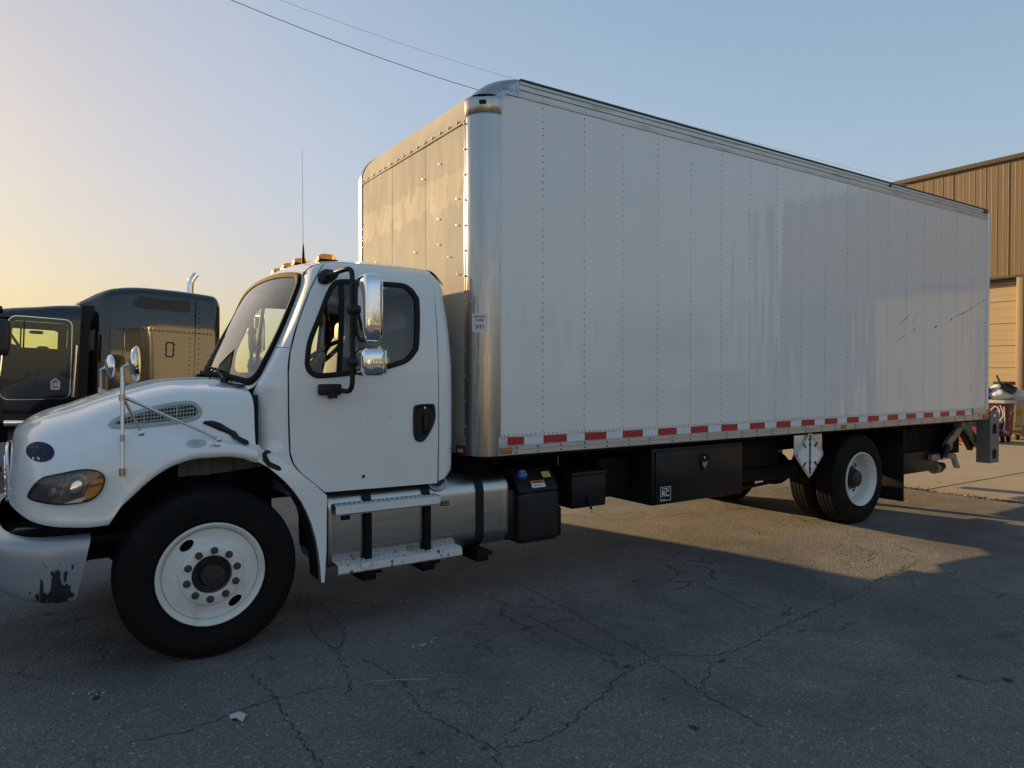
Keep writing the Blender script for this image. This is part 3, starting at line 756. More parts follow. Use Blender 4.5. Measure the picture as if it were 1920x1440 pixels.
def make_door(mir):
    f = lambda mb: mb.mirror() if mir else mb
    door = f(ring_panel(door_out, win, skin, 12, .005)).build('door', M['white'], truck, angle=45)
    w_in = offset_loop(win, .034); w_gl = offset_loop(win, .026)
    def lift(d): return lambda x, z: (x, yside(z) + d, z)
    rows = []
    for loop, d in ((win, .012), (win, -.006), (offset_loop(win, .008), -.010), (offset_loop(win, .026), -.008), (w_in, -.002), (w_in, .02)):
        rows.append([(p[0], yside(p[1]) + d, p[1]) for p in loop])
    f(MB().grid(rows, True)).build('window_seal', M['rubber'], door)
    f(disc_panel(w_gl, lift(.010), 6)).build('window_pane', M['glass'], door, angle=None)
    dv = MB(); P = []
    for k in range(9):
        t = k / 8; z = 2.300 - .612 * t; x0 = -.972 - .046 * t; x1 = x0 + .034
        P.append([(x0, yside(z) + .012, z), (x0, yside(z) - .002, z), (x1, yside(z) - .002, z), (x1, yside(z) + .012, z)])
    f(dv.grid(P)).build('window_divider', M['rubber'], door)
    hl = [tuple(p) for p in crv([(-0.469, 1.451), (-0.444, 1.477), (-0.332, 1.482), (-0.307, 1.462), (-0.303, 1.375), (-0.333, 1.3), (-0.387, 1.227), (-0.433, 1.218), (-0.465, 1.25), (-0.473, 1.325)], 48, True)]
    rows = []
    for d_in, dy in ((0, .004), (0, -.010), (.010, -.014), (.020, -.011), (.026, -.004), (.055, -.003)):
        rows.append([(p[0], yside(p[1]) + dy, p[1]) for p in offset_loop(hl, d_in)])
    hb = MB().grid(rows, True); hb.f.append(tuple(len(hb.v) - 48 + k for k in range(48)))
    f(hb).build('handle_bezel', M['black'], door)
    f(MB().box(-.398, -.366, .084, .106, 1.268, 1.405, .008)).build('handle', M['blackbox'], door)
    f(MB().lathe([(0.001, -.001), (.009, 0), (.009, .006)], (-.386, .094, 1.452), 'y', 12)).build('lock', M['steel'], door)
    # chips in the paint, character scuff
    if not mir:
        ch = MB()
        for (x, z, a, l, w) in ((-.86, 1.401, .9, .020, .005), (-.755, 1.44, .2, .012, .004), (-.70, 1.495, .1, .012, .005), (-.645, 1.395, .1, .016, .007), (-.66, 1.222, 1.3, .018, .003)):
            dx, dz = math.cos(a) * l / 2, math.sin(a) * l / 2; nx, nz = -math.sin(a) * w / 2, math.cos(a) * w / 2
            y = yside(z) - .0012
            ch.add([(x - dx, y, z - dz), (x - nx, y, z - nz), (x + dx * .7 + nx, y, z + dz * .7), (x + dx, y, z + dz), (x + nx, y, z + nz)], [(0, 1, 2, 3, 4)])
        ch.build('paint_chips', M['rubber'], door, kind='stuff', angle=None)
        MB().lathe([(.001, -.003), (.012, -.002), (.014, .003)], (-.835, yside(.99), 1.005), 'y', 14).build('chip_plug', M['nut'], door)
    MBp = f(MB().box(-1.22, -.30, .165, .20, .95, 1.64, .01)); MBp.build('inner_door_trim', M['interior'], door)
make_door(False); make_door(True)

def both(mb, name, m, parent=truck, **k):
    a = mb.build(name, m, parent, **k); mb.mirror().build(name, m, parent, **k); return a
# dark jamb under the door seams
both(MB().prism([[(-1.30, 1.12), (-1.12, .93), (-.24, .92), (-.235, 2.35), (-1.06, 2.35), (-1.275, 1.98), (-1.338, 1.72), (-1.338, 1.2)], offset_loop(win, -.03)], lambda u, v, d: (u, yside(v) + d, v), .022, .05), 'door_jamb', M['rubber'])
# rear corner of the cab
def corner_col(z):
    xr = spl(z, [.90, 1.0, 1.7, 2.0, 2.3, 2.40, 2.44], [-.150, -.134, -.132, -.146, -.176, -.215, -.25]); y0 = yside(z); r = .085 if z < 2.3 else .05
    x0 = min(-.268, xr - r - .003); row = [(x0, y0 + .02, z), (x0, y0, z)]
    for k in range(9):
        a = R(90 * k / 8); row.append((xr - r + r * math.sin(a), y0 + r - r * math.cos(a), z))
    return row
def zlow(z, row):                                                    # the corner's lower edge rises towards the rear
    return row
P = []
for z in list(np.linspace(.93, 2.30, 22)) + [2.34, 2.38, 2.41, 2.435]:
    P.append(corner_col(z))
lowrow = [(x, y, .925 + max(0, (x + .25)) * .75) for x, y, z in P[0]]
P[0] = lowrow
both(MB().grid(P), 'cab_corner', M['white'], angle=50)
gap_ = MB().box(-.27, -.150, .117, .128, 1.155, 1.158); both(gap_, 'corner_seam', M['rubber'])
rw = [[(r[-1][0], y, r[-1][2]) for y in np.linspace(r[-1][1], W - r[-1][1], 12)] for r in P]
MB().grid(rw).build('cab_rear_wall', M['white'], truck)
# roof
zc_ = ([-1.185, -1.1, -1.0, -.9, -.7, -.5, -.3, -.22, -.18, -.15], [2.458, 2.492, 2.520, 2.540, 2.560, 2.566, 2.556, 2.520, 2.475, 2.42])
ze_ = ([-1.185, -1.1, -1.036, -.9, -.5, -.26, -.21, -.18, -.15], [2.388, 2.425, 2.444, 2.457, 2.459, 2.452, 2.43, 2.40, 2.36])
ye_ = ([-1.185, -1.1, -1.0, -.3, -.2, -.15], [.345, .31, .290, .296, .285, .27])
def roof_pt(x, v):
    zc, ze, ye = spl(x, *zc_), spl(x, *ze_), spl(x, *ye_); q = abs(2 * v - 1)
    return (x, ye + (W - 2 * ye) * v, ze + (zc - ze) * (1 - q ** 2.6))
P = [[roof_pt(x, v) for v in (1 - np.cos(np.linspace(0, math.pi, 41))) / 2] for x in np.linspace(-1.185, -.15, 34)]
ROOF_P = P[2:]
# black seal at the roof's rear corner
both(MB().tube([(-.275, .292, 2.452), (-.250, .276, 2.438), (-.226, .258, 2.414), (-.208, .242, 2.378)], [.005, .010, .010, .004], 8), 'roof_seal', M['rubber'])
# windshield
Wt = [(.36, 2.386), (.71, 2.422), (1.231, 2.448)]
def ws_pt(u, v, d=0.0):
    """u up the glass, v across it"""
    q = 2 * v - 1
    b = (-1.605 + .092 * abs(q) ** 2.4, .24 + (W - .48) * v, 1.685 - .065 * abs(q) ** 2.2)
    t = (-1.185 + .022 * abs(q) ** 2.2, .345 + (W - .69) * v, 2.445 - .070 * abs(q) ** 2.2)
    p = [b[k] + (t[k] - b[k]) * u for k in range(3)]
    p[0] -= .020 * math.sin(math.pi * u) * (1 - abs(q) ** 3) - .018 * math.sin(math.pi * u) * abs(q) ** 3
    n = Vector((-.86, -.30 * (-q) ** 3 * (1 if q < 0 else 1), .48)).normalized() if abs(q) > 0 else Vector((-.87, 0, .49))
    n = Vector((-.86, .30 * q ** 3, .48)).normalized()
    return tuple(p[k] + n[k] * d for k in range(3))
def uvloop(du0, du1, dv, ru, rv, n=7):
    out = []
    for (cv, cu, a0) in ((1 - dv - rv, 1 - du1 - ru, 0), (dv + rv, 1 - du1 - ru, 90), (dv + rv, du0 + ru, 180), (1 - dv - rv, du0 + ru, 270)):
        for k in range(n + 1):
            a = R(a0 + 90 * k / n); out.append((cv + rv * math.cos(a), cu + ru * math.sin(a)))
    dense = []
    for i in range(len(out)):
        p, q = out[i], out[(i + 1) % len(out)]; m = max(1, int(math.hypot((q[0] - p[0]) * 2, q[1] - p[1]) / .06))
        for k in range(m): dense.append((p[0] + (q[0] - p[0]) * k / m, p[1] + (q[1] - p[1]) * k / m))
    return dense
O_ = uvloop(-.012, .015, -.002, .12, .055); n_o = len(O_)
c_uv = np.array([.5, .5])
def inset(loop, a, b):
    return [(.5 + (v - .5) * (1 - 2 * a), .5 + (u - .5) * (1 - 2 * b)) for v, u in loop]
rows = []
for (a, b, d) in ((0, 0, -.012), (0, 0, .006), (.006, .012, .012), (.018, .034, .010), (.024, .046, .002), (.024, .046, -.012)):
    rows.append([ws_pt(u, v, d) for v, u in inset(O_, a, b)])
vs_ = (1 - np.cos(np.linspace(0, math.pi, 41))) / 2
P = [[ws_pt(.975, v, -.008) for v in vs_], [ws_pt(.995, v, .004) for v in vs_]] + ROOF_P
P = [[(r[0][0], r[0][1] + .012, r[0][2] - .014)] + list(r) + [(r[-1][0], r[-1][1] - .012, r[-1][2] - .014)] for r in P]
MB().grid(P).build('cab_roof', M['white'], truck)
M['seal'] = mat('dull_windshield_rubber', (.010, .010, .011), .85, spec=.12, var=(8, .2))
ws = MB().grid(rows, True).build('windshield_seal', M['seal'], truck)
I_ = inset(O_, .020, .040)
rows = [[ws_pt(.5 + (u - .5) * k, .5 + (v - .5) * k, -.003) for v, u in I_] for k in (1, .9, .78, .64, .48, .3, .12, .001)]
MB().grid(rows, True).build('windshield', M['wsglass'], truck, angle=None)
rows = [[ws_pt(u, v, -.010) for v, u in inset(uvloop(-.03, .004, -.004, .03, .02), 0, 0)][:0] or [ws_pt(min(.995, .5 + (u - .5) * 1.06), .5 + (v - .5) * 1.012, -.012) for v, u in O_], [ws_pt(u, v, -.010) for v, u in inset(O_, .012, .022)]]
MB().grid(rows, True).build('windshield_surround', M['white'], truck)
# A pillar and cowl side
DF = ([1.02, 1.09, 1.125, 1.195, 1.45, 1.70, 1.83, 1.996, 2.225, 2.365, 2.414, 2.440], [-1.235, -1.285, -1.309, -1.330, -1.337, -1.337, -1.324, -1.277, -1.185, -1.109, -1.073, -1.040])
def pillar_row(z):
    xd = spl(z, *DF); yd = yside(z); u = (z - 1.62) / (2.386 - 1.62)
    if z >= 1.62: wx, wy, wz = ws_pt(min(1, u) + .01, -.006, -.010)
    else: wx, wy, wz = -1.5 - .02 * min(1, (1.62 - z) / .2), .24 + .16 * min(1, (1.62 - z) / .15), z
    if z < 1.245:
        wx = max(wx, spl(z, [1.03, 1.052, 1.105, 1.128, 1.165, 1.20, 1.245], [-1.245, -1.265, -1.33, -1.365, -1.42, -1.47, -1.54])); wy = yd + (.012 if wx > -1.45 else .03)
    cx, cy = wx + .008, yd + .012; row = [(xd + .045, yd + .034, z), (xd + .004, yd + .028, z), (xd, yd, z)]
    for k in range(1, 13):
        t = k / 12; row.append(((1 - t)**2 * xd + 2 * t * (1 - t) * cx + t * t * wx, (1 - t)**2 * yd + 2 * t * (1 - t) * cy + t * t * wy, (1 - t) * z + t * wz))
    return row
P = [pillar_row(z) for z in np.linspace(1.03, 2.44, 46)]
both(MB().grid(P), 'cowl_pillar', M['white'], angle=60)
both(MB().box(-1.44, -1.325, .112, .1135, 1.858, 1.861), 'pillar_seam', M['rubber'])
# cowl panel and wipers
P = [[(x0 + (.09 if k else -.03), y, z0 - .0 - (.035 if not k else .0)) for y in np.linspace(.36, W - .36, 24) for (x0, z0) in [(-1.605 + .092 * abs(2 * y / W - 1) ** 2.4, 1.670 - .065 * abs(2 * y / W - 1) ** 2.2)]] for k in (0, 1)]
MB().grid(P).build('cowl', M['black'], truck)
def wiper(y0, y1):
    vv = lambda y: (y - .24) / (W - .48)
    hub = ws_pt(-.03, vv(y0), .03); b0 = ws_pt(.045, vv(y1 - .36), .018); b1 = ws_pt(.085, vv(y1 + .32), .018); md = tuple((b0[k] + b1[k]) / 2 for k in range(3)); kn = tuple(.45 * hub[k] + .55 * md[k] + (0, 0, .012)[k] for k in range(3))
    w = MB().tube([hub, kn, md], [.011, .008, .005], 8).build('wiper', M['black'], truck)
    MB().tube([b0, md, b1], [.005, .008, .005], 6).build('blade', M['rubber'], w)
    MB().lathe([(.024, -.02), (.024, .012), (.015, .02)], hub, 'z', 14, cap=True).build('pivot', M['black'], w)
wiper(.62, 1.18); wiper(1.42, 1.98)
MB().tube([(-1.66, .88, 1.655), (-1.655, .90, 1.70), (-1.62, .86, 1.735)], .006, 6).build('washer_hose', M['black'], truck)
# marker lamps and aerial on the roof
def roof_z(x, y):
    ye = spl(x, *ye_); return roof_pt(x, (y - ye) / (W - 2 * ye))[2]
for y in (.50, .93, 1.231, 1.53, 1.96):
    x = -.955 if y in (.50, 1.96) else -1.0
    z = roof_z(x, y)
    mb = superq((x, y, z + .012), (.062, .048, .036), .8, (14, 20)); lm = mb.build('marker_lamp', M['amber'], truck)
    MB().box(x - .066, x + .068, y - .05, y + .05, z - .012, z + .006, .004).build('lamp_base', M['rubber'], lm)
ya = .74; xa = -1.045; za = roof_z(xa, ya)
ae = MB().tube([(xa, ya, za - .01), (xa, ya, za + .02), (xa, ya, za + .09), (xa, ya, za + .14)], [.016, .012, .008, .004], 10).build('aerial', M['rubber'], truck)
MB().tube([(xa, ya, za + .13), (xa - .003, ya, za + .5), (xa - .004, ya, za + .82)], [.0028, .0022, .0018], 6).build('whip', M['steel'], ae)
# door mirror
def mirror(mir):
    f = (lambda mb: mb.mirror()) if mir else (lambda mb: mb)
    g = part_empty('door_mirror', truck)
    f(MB().tube([tuple(p) for p in crv([(-1.06, .19, 2.335), (-1.035, .05, 2.350), (-1.012, -.05, 2.358), (-.998, -.088, 2.352), (-.992, -.104, 2.325), (-.992, -.105, 2.25), (-.992, -.105, 2.0), (-.992, -.105, 1.70), (-.994, -.103, 1.625), (-1.0, -.085, 1.592), (-1.012, -.05, 1.582), (-1.055, .09, 1.592)], 70)], .0165, 12)).build('mirror_bar', M['black'], g)
    up = [tuple(p) for p in crv([(-1.108, 2.352), (-1.05, 2.392), (-.985, 2.378), (-.980, 2.338), (-1.055, 2.284), (-1.112, 2.292)], 30, True)]
    rows = [[(p[0], yside(p[1]) + .002, p[1]) for p in up], [(p[0], yside(p[1]) - .025, p[1]) for p in offset_loop(up, .006)], [(p[0], yside(p[1]) - .040, p[1]) for p in offset_loop(up, .026)]]
    b = MB().grid(rows, True); b.f.append(tuple(len(b.v) - 30 + k for k in range(30)))
    f(b).build('upper_bracket', M['black'], g)
    f(MB().box(-1.147, -.998, .062, .112, 1.555, 1.628, .012)).build('lower_bracket', M['black'], g)
    f(MB().lathe([(.03, -.03), (.03, .03)], (-1.055, .08, 1.565), 'z', 16, cap=True)).build('bracket_knuckle', M['black'], g)
    for z in (2.098, 1.768): f(superq((-.985, -.112, z), (.040, .042, .030), .5, (12, 16))).build('clamp', M['black'], g)
    hd = f(superq((-.925, -.205, 2.10), (.058, .108, .214), .42, (36, 44))); h = hd.build('mirror_head', M['chrome'], g, angle=60)
    f(MB().box(-.868, -.862, -.29, -.12, 1.92, 2.28, .003)).build('mirror_glass', M['chrome'], h)
    f(MB().box(-.988, -.960, -.132, -.108, 1.93, 2.27, .006)).build('head_arm', M['black'], h)
    s = f(superq((-.915, -.20, 1.766), (.078, .108, .096), .55, (30, 40))).build('lower_mirror_head', M['chrome'], g, angle=60)
    f(MB().box(-.842, -.835, -.28, -.12, 1.69, 1.84, .003)).build('lower_mirror_glass', M['chrome'], s)
mirror(False); mirror(True)
# cab interior
MB().box(-1.30, -.18, .26, W - .26, .90, .96).build('cab_floor', M['interior'], truck)
P = [[(x, y, z) for y in np.linspace(.25, W - .25, 14)] for x, z in ((-1.46, 1.55), (-1.44, 1.64), (-1.30, 1.705), (-1.12, 1.70), (-1.06, 1.66), (-1.05, 1.50), (-1.15, 1.2), (-1.2, .95))]
P = [[(x + (.03 * math.exp(-((y - .65) / .25) ** 2) if 0 < i else 0), y, z + (.045 * math.exp(-((y - .65) / .25) ** 2) if 1 < i < 5 else 0)) for y in [p[1] for p in row] for x, z in [(row[0][0], row[0][2])]] for i, row in enumerate(P)]
MB().grid(P).build('dashboard', M['dash'], truck)
MB().box(-.215, -.20, .25, W - .25, .95, 2.34).build('interior_rear_trim', M['headliner'], truck)
P = [[(x, y, min(z, 2.5) - .045) for x, y, z in [roof_pt(xx, v) for v in np.linspace(.02, .98, 15)]] for xx in np.linspace(-1.12, -.2, 12)]
MB().grid(P).build('headliner', M['headliner'], truck)
def cab_seat(y):
    s = superq((-.62, y, 1.36), (.26, .25, .09), .5).build('seat', M['seat'], truck)
    b = superq((0, 0, 0), (.085, .245, .36), .5).xf(Matrix.Translation((-.40, y, 1.70)) @ Matrix.Rotation(R(12), 4, 'Y')); b.build('seat_back', M['seat'], s)
    superq((-.345, y, 2.055), (.055, .15, .115), .55).build('headrest', M['headrest'], s)
    MB().box(-.8, -.42, y - .18, y + .18, .95, 1.28, .03).build('seat_base', M['interior'], s)
    MB().tube([(-.20, y + (.30 if y > 1.2 else -.26), 2.02), (-.36, y + .05, 1.92), (-.46, y + .12, 1.55)], .012, 6).build('seat_belt', M['headrest'], s)
cab_seat(.62); cab_seat(1.84)
st = MB().lathe([(.225 + .016 * math.cos(a), .016 * math.sin(a)) for a in np.linspace(0, 2 * math.pi, 11)], (0, 0, 0), 'z', 40)
for k in (30, 150, 270): st.tube([(0, 0, -.03), (.22 * math.cos(R(k)), .22 * math.sin(R(k)), 0)], .014, 6)
st.lathe([(.001, -.02), (.06, -.025), (.065, -.05)], (0, 0, 0), 'z', 16)
st.xf(Matrix.Translation((-1.0, .63, 1.79)) @ Matrix.Rotation(R(-38), 4, 'Y')); sw = st.build('steering_wheel', M['rubber'], truck)
MB().tube([(-1.02, .63, 1.76), (-1.2, .63, 1.52)], .035, 10).build('steering_column', M['interior'], sw)
MB().box(-1.17, -1.13, 1.05, 1.30, 2.28, 2.34, .012).build('rear_view_mirror', M['rubber'], truck)

# ------------------------------------------------------------------ hood and fenders
ARCH = [(-2.316, 0.859), (-2.269, 0.943), (-2.203, 1.01), (-2.096, 1.106), (-1.985, 1.168), (-1.857, 1.197), (-1.725, 1.197), (-1.60, 1.178), (-1.53, 1.156)]
def zbot(x):
    if x >= -2.316: return spl(x, [p[0] for p in ARCH], [p[1] for p in ARCH])
    return spl(x, [-2.85, -2.76, -2.673, -2.53, -2.40, -2.316], [.89, .915, .892, .868, .855, .859])
XS = [-1.53, -1.90, -2.25, -2.50]
# feature lines, lip to centre:  y at XS, z at XS ('l' = height over the lower edge), z at the nose
FL = [
 ((.080, .080, .082, .100), ('l', .000), .800, -2.800),
 ((.062, .058, .062, .085), ('l', .012), .815, -2.808),
 ((.064, .058, .066, .092), ('l', .050), .90, -2.812),
 ((.085, .075, .082, .105), (1.215, 1.262, 1.215, 1.13), 1.03, -2.812),
 ((.112, .112, .112, .128), (1.245, 1.306, 1.286, 1.195), 1.11, -2.810),
 ((.132, .165, .160, .170), (1.275, 1.332, 1.336, 1.255), 1.17, -2.806),
 ((.146, .205, .222, .220), (1.340, 1.372, 1.372, 1.300), 1.22, -2.802),
 ((.156, .236, .275, .270), (1.420, 1.440, 1.410, 1.335), 1.255, -2.797),
 ((.170, .268, .330, .325), (1.500, 1.515, 1.455, 1.368), 1.285, -2.792),
 ((.215, .325, .400, .400), (1.562, 1.572, 1.494, 1.400), 1.305, -2.788),
 ((.330, .440, .500, .500), (1.598, 1.606, 1.523, 1.428), 1.320, -2.784),
 ((.560, .600, .620, .620), (1.622, 1.622, 1.540, 1.450), 1.330, -2.781),
 ((.700, .680, .665, .660), (1.634, 1.630, 1.546, 1.457), 1.333, -2.780),
 ((.735, .715, .700, .690), (1.652, 1.645, 1.560, 1.470), 1.338, -2.779),
 ((1.00, 1.00, 1.00, 1.00), (1.668, 1.656, 1.572, 1.482), 1.342, -2.778),
 ((1.231, 1.231, 1.231, 1.231), (1.672, 1.660, 1.576, 1.486), 1.344, -2.778)]
def hood_row(t):
    ys, zs, zf, xf = FL[t]; pts = []
    for x in np.linspace(-1.53, -2.50, 34):
        y = spl(x, XS, ys); z = zbot(x) + zs[1] if zs[0] == 'l' else max(spl(x, XS, zs), zbot(x) + .055 + .006 * t)
        if t > 8: pts_x = x - .15 * ((y / 1.231) ** 2) * max(0, 1 - (-1.53 - x) / .5)
        else: pts_x = x
        pts.append((pts_x, y, z))
    x0, y0, z0 = pts[-1]
    for k in range(1, 17):
        a = math.pi / 2 * k / 16; n = 2.45
        fx = math.sin(a) ** (2 / n); fy = math.cos(a) ** (2 / n) if k < 16 else 0
        x = x0 + (xf - x0) * fx
        if zs[0] == 'l': z = zbot(x) + zs[1] - .03 * max(0, (1 - fy) - .45)
        else: z = z0 + (zf - z0) * (fx * .55 + .45 * fx ** 3)
        pts.append((x, W / 2 - (W / 2 - y0) * fy, z))
    return pts
half = [hood_row(t) for t in range(len(FL))]
# finer in the cross direction
fine = []
for j in range(len(half[0])):
    col = [np.array(half[t][j]) for t in range(len(half))]; fine.append(crv(col[1:], 56))
gridH = [[half[0][j]] + [tuple(p) for p in fine[j]] for j in range(len(fine))]
def hood_at(x, z, ylo=.05, yhi=.8):
    """outer y of the near hood side at (x, z): nearest fit by search over the grid"""
    best = None
    for row in gridH:
        for p in row[1:]:
            d = (p[0] - x) ** 2 + (p[2] - z) ** 2
            if p[1] < yhi and (best is None or d < best[0]): best = (d, p)
    return best[1]
G_ = np.array([[tuple(p) for p in row[1:]] for row in gridH])                       # (j along, k up, 3)
def hood_y(x, z):
    """bilinear-ish: inverse distance over the four closest grid points"""
    A = G_.reshape(-1, 3); A = A[A[:, 1] < .9]; d = (A[:, 0] - x) ** 2 + (A[:, 2] - z) ** 2; i = np.argsort(d)[:6]; w = 1 / (d[i] + 2e-5)
    c = np.column_stack([np.ones(6), A[i, 0] - x, A[i, 2] - z]); Wt_ = np.sqrt(w)[:, None]
    try: s = np.linalg.lstsq(c * Wt_, A[i, 1] * Wt_[:, 0], rcond=1e-3)[0][0]
    except Exception: s = float((A[i, 1] * w).sum() / w.sum())
    return float(s) if abs(s - A[i[0], 1]) < .06 else float(A[i[0], 1])
mbH = MB().grid(gridH)
full = MB(); full.v = mbH.v[:]; full.f = mbH.f[:]; mm_ = mbH.mirror(); full.add(mm_.v, mm_.f)
hood = full.build('hood', M['white'], truck, angle=75)
# grille in the nose
def nose_x(y, d):
    q = abs(W / 2 - y) / (W / 2 - .10); return -2.50 - .310 * (1 - min(1, q) ** 2.45) ** (1 / 2.45) - d
gy = np.linspace(.78, W - .78, 25)
def gz(y, lo): 
    q = abs(2 * (y - W / 2) / (W - 1.56)); return (.905 + .05 * q ** 4) if lo else (1.25 - .10 * q ** 3)
grl = MB().grid([[(nose_x(y, .006), y, gz(y, True) + (gz(y, False) - gz(y, True)) * t) for y in gy] for t in (0, .25, .5, .75, 1)]).build('grille', M['dark'], hood)
MB().tube([(nose_x(y, .008), y, gz(y, True)) for y in gy] + [(nose_x(y, .008), y, gz(y, False)) for y in gy[::-1]] + [(nose_x(gy[0], .008), gy[0], gz(gy[0], True))], .010, 8).build('grille_frame', M['chrome'], grl)
for k in range(1, 7):
    MB().tube([(nose_x(y, .014), y, gz(y, True) + (gz(y, False) - gz(y, True)) * k / 7) for y in gy], .009, 6).build('grille_bar', M['chrome'], grl)
# hood details that lie on its near side
def on_hood(loop, d): return [(p[0], hood_y(p[0], p[1]) + d, p[1]) for p in loop]
VENT = [(-2.312, 1.400), (-2.253, 1.448), (-2.074, 1.502), (-1.916, 1.530), (-1.848, 1.519), (-1.819, 1.469), (-1.843, 1.424), (-1.932, 1.400), (-2.131, 1.382), (-2.267, 1.380)]
vl = [tuple(p) for p in crv(VENT, 60, True)]
rows = [on_hood(vl, .006), on_hood(vl, -.006), on_hood(offset_loop(vl, .010), -.010), on_hood(offset_loop(vl, .020), -.009), on_hood(offset_loop(vl, .024), -.004)]
vent = MB().grid(rows, True).build('vent', M['grey'], hood)
vi = offset_loop(vl, .022); dk = disc_panel(vi, lambda x, z: (x, hood_y(x, z) - .0035, z), 4); dk.build('vent_recess', M['dark'], vent, angle=None)
gr = MB()                                                            # lattice of the vent
def clip_seg(p0, p1, loop, n=60):
    inside = []
    for k in range(n + 1):
        t = k / n; x, z = p0[0] + (p1[0] - p0[0]) * t, p0[1] + (p1[1] - p0[1]) * t; c = False; m = len(loop)
        for i in range(m):
            a, b = loop[i], loop[i - 1]
            if (a[1] > z) != (b[1] > z) and x < (b[0] - a[0]) * (z - a[1]) / (b[1] - a[1]) + a[0]: c = not c
        if c: inside.append((x, z))
    return inside
for k in range(5):
    s_ = clip_seg((-2.36, 1.392 + .018 * k - .02), (-1.78, 1.424 + .0235 * k), vi)
    if len(s_) > 2: gr.tube([(x, hood_y(x, z) - .008, z) for x, z in s_[:: max(1, len(s_) // 8)] + [s_[-1]]], .0034, 5)
for k in range(30):
    x = -2.30 + k * .0172; s_ = clip_seg((x - .006, 1.36), (x + .012, 1.56), vi)
    if len(s_) > 2: gr.tube([(a, hood_y(a, b) - .006, b) for a, b in (s_[0], s_[len(s_) // 2], s_[-1])], .0024 if k % 10 else .005, 4)
gr.build('vent_lattice', M['grey'], vent, fix=False)
# headlight
HL = [(-2.697, 1.030), (-2.684, 1.066), (-2.657, 1.108), (-2.625, 1.138), (-2.592, 1.150), (-2.52, 1.164), (-2.464, 1.174), (-2.412, 1.174), (-2.372, 1.163), (-2.345, 1.14), (-2.338, 1.112), (-2.346, 1.076), (-2.364, 1.04), (-2.399, 1.009), (-2.436, 0.996), (-2.493, 0.990), (-2.549, 0.992), (-2.604, 0.999), (-2.655, 1.008), (-2.688, 1.016)]
hl = [tuple(p) for p in crv(HL, 64, True)]
def headlight():
    rows = [on_hood(hl, .004), on_hood(hl, -.016), on_hood(offset_loop(hl, .004), -.0275), on_hood(offset_loop(hl, .008), -.006)]
    h = MB().grid(rows, True).build('headlight', M['rubber'], hood)
    il = offset_loop(hl, .006)
    disc_panel(il, lambda x, z: (x, hood_y(x, z) - .0065, z), 10).build('headlight_housing', M['hbez'], h, angle=None)
    def dome(cx, cz, rx, rz, h, m, nm, base=-.009, tilt=.25, par=None):
        rows = []
        for k in range(8):
            r = max(.001, k / 7); rows.append([(cx + r * (rx * math.cos(a) + tilt * rz * math.sin(a)), hood_y(cx, cz) * 0 + hood_y(cx + r * (rx * math.cos(a) + tilt * rz * math.sin(a)), cz + r * rz * math.sin(a)) + base - h * (1 - r * r), cz + r * rz * math.sin(a)) for a in np.linspace(0, 2 * math.pi, 37)[:-1]])
        return MB().grid(rows, True).build(nm, m, par or h_, angle=None)
    h_ = h
    bowl = dome(-2.478, 1.083, .058, .070, .012, M['refl'], 'reflector')
    dome(-2.478, 1.083, .046, .056, .004, M['hbez'], 'bowl_shade', -.0185); dome(-2.474, 1.083, .026, .034, .004, M['chrome'], 'beam_lens', -.0215)
    dome(-2.585, 1.062, .036, .046, .008, M['hbez'], 'high_beam', -.009); dome(-2.583, 1.062, .018, .024, .004, M['refl'], 'high_beam_lens', -.0165)
    for (a, b, c, d) in ((-2.545, 1.005, -2.505, 1.150), (-2.440, 1.012, -2.415, 1.165)):
        MB().tube([(a, hood_y(a, b) - .010, b), ((a + c) / 2 - .008, hood_y((a + c) / 2, (b + d) / 2) - .016, (b + d) / 2), (c, hood_y(c, d) - .010, d)], .0048, 6).build('reflector_rib', M['refl'], h)
    MB().prism([[(-2.53, .999), (-2.45, 1.000), (-2.425, 1.030), (-2.47, 1.018)]], lambda u, v, d: (u, hood_y(u, v) + d, v), -.0165, -.009).build('painted_sky_glint', M['step'], h)  # pale wedge paints a sky reflection into the headlight
    am = [(-2.44, 1.013), (-2.425, 1.062), (-2.399, 1.1), (-2.373, 1.118), (-2.349, 1.117), (-2.349, 1.095), (-2.368, 1.05), (-2.4, 1.022)]
    disc_panel([tuple(p) for p in crv(am, 30, True)], lambda x, z: (x, hood_y(x, z) - .0125, z), 4).build('turn_signal', mat('amber_turn_lens', (.80, .30, .015), .25, coat=.5, var=(30, .12)), h, angle=None)
    MB().prism([[(-2.418, 1.072), (-2.352, 1.088), (-2.352, 1.098), (-2.405, 1.086)]], lambda u, v, d: (u, hood_y(u, v) + d, v), -.0150, -.0128).build('signal_bar', M['hbez'], h)
    disc_panel(offset_loop(hl, .004), lambda x, z: (x, hood_y(x, z) - .0275, z), 8).build('headlight_lens', M['lens'], h, angle=None)
headlight()
def hood_oval(cx, cz, rx, rz, d, m, name, parent, n=32, tilt=0.0):
    lp = [(cx + rx * math.cos(a), cz + rz * math.sin(a) + tilt * rx * math.cos(a)) for a in np.linspace(0, 2 * math.pi, n + 1)[:-1]]
    mb = MB().grid([on_hood(lp, .002), on_hood(lp, d)], True); q = disc_panel(lp, lambda x, z: (x, hood_y(x, z) + d, z), 3); mb.add(q.v, q.f)
    return mb.build(name, m, parent, angle=50)
ov = hood_oval(-2.637, 1.266, .066, .050, -.0065, M['navy'], 'oval_sticker', hood)
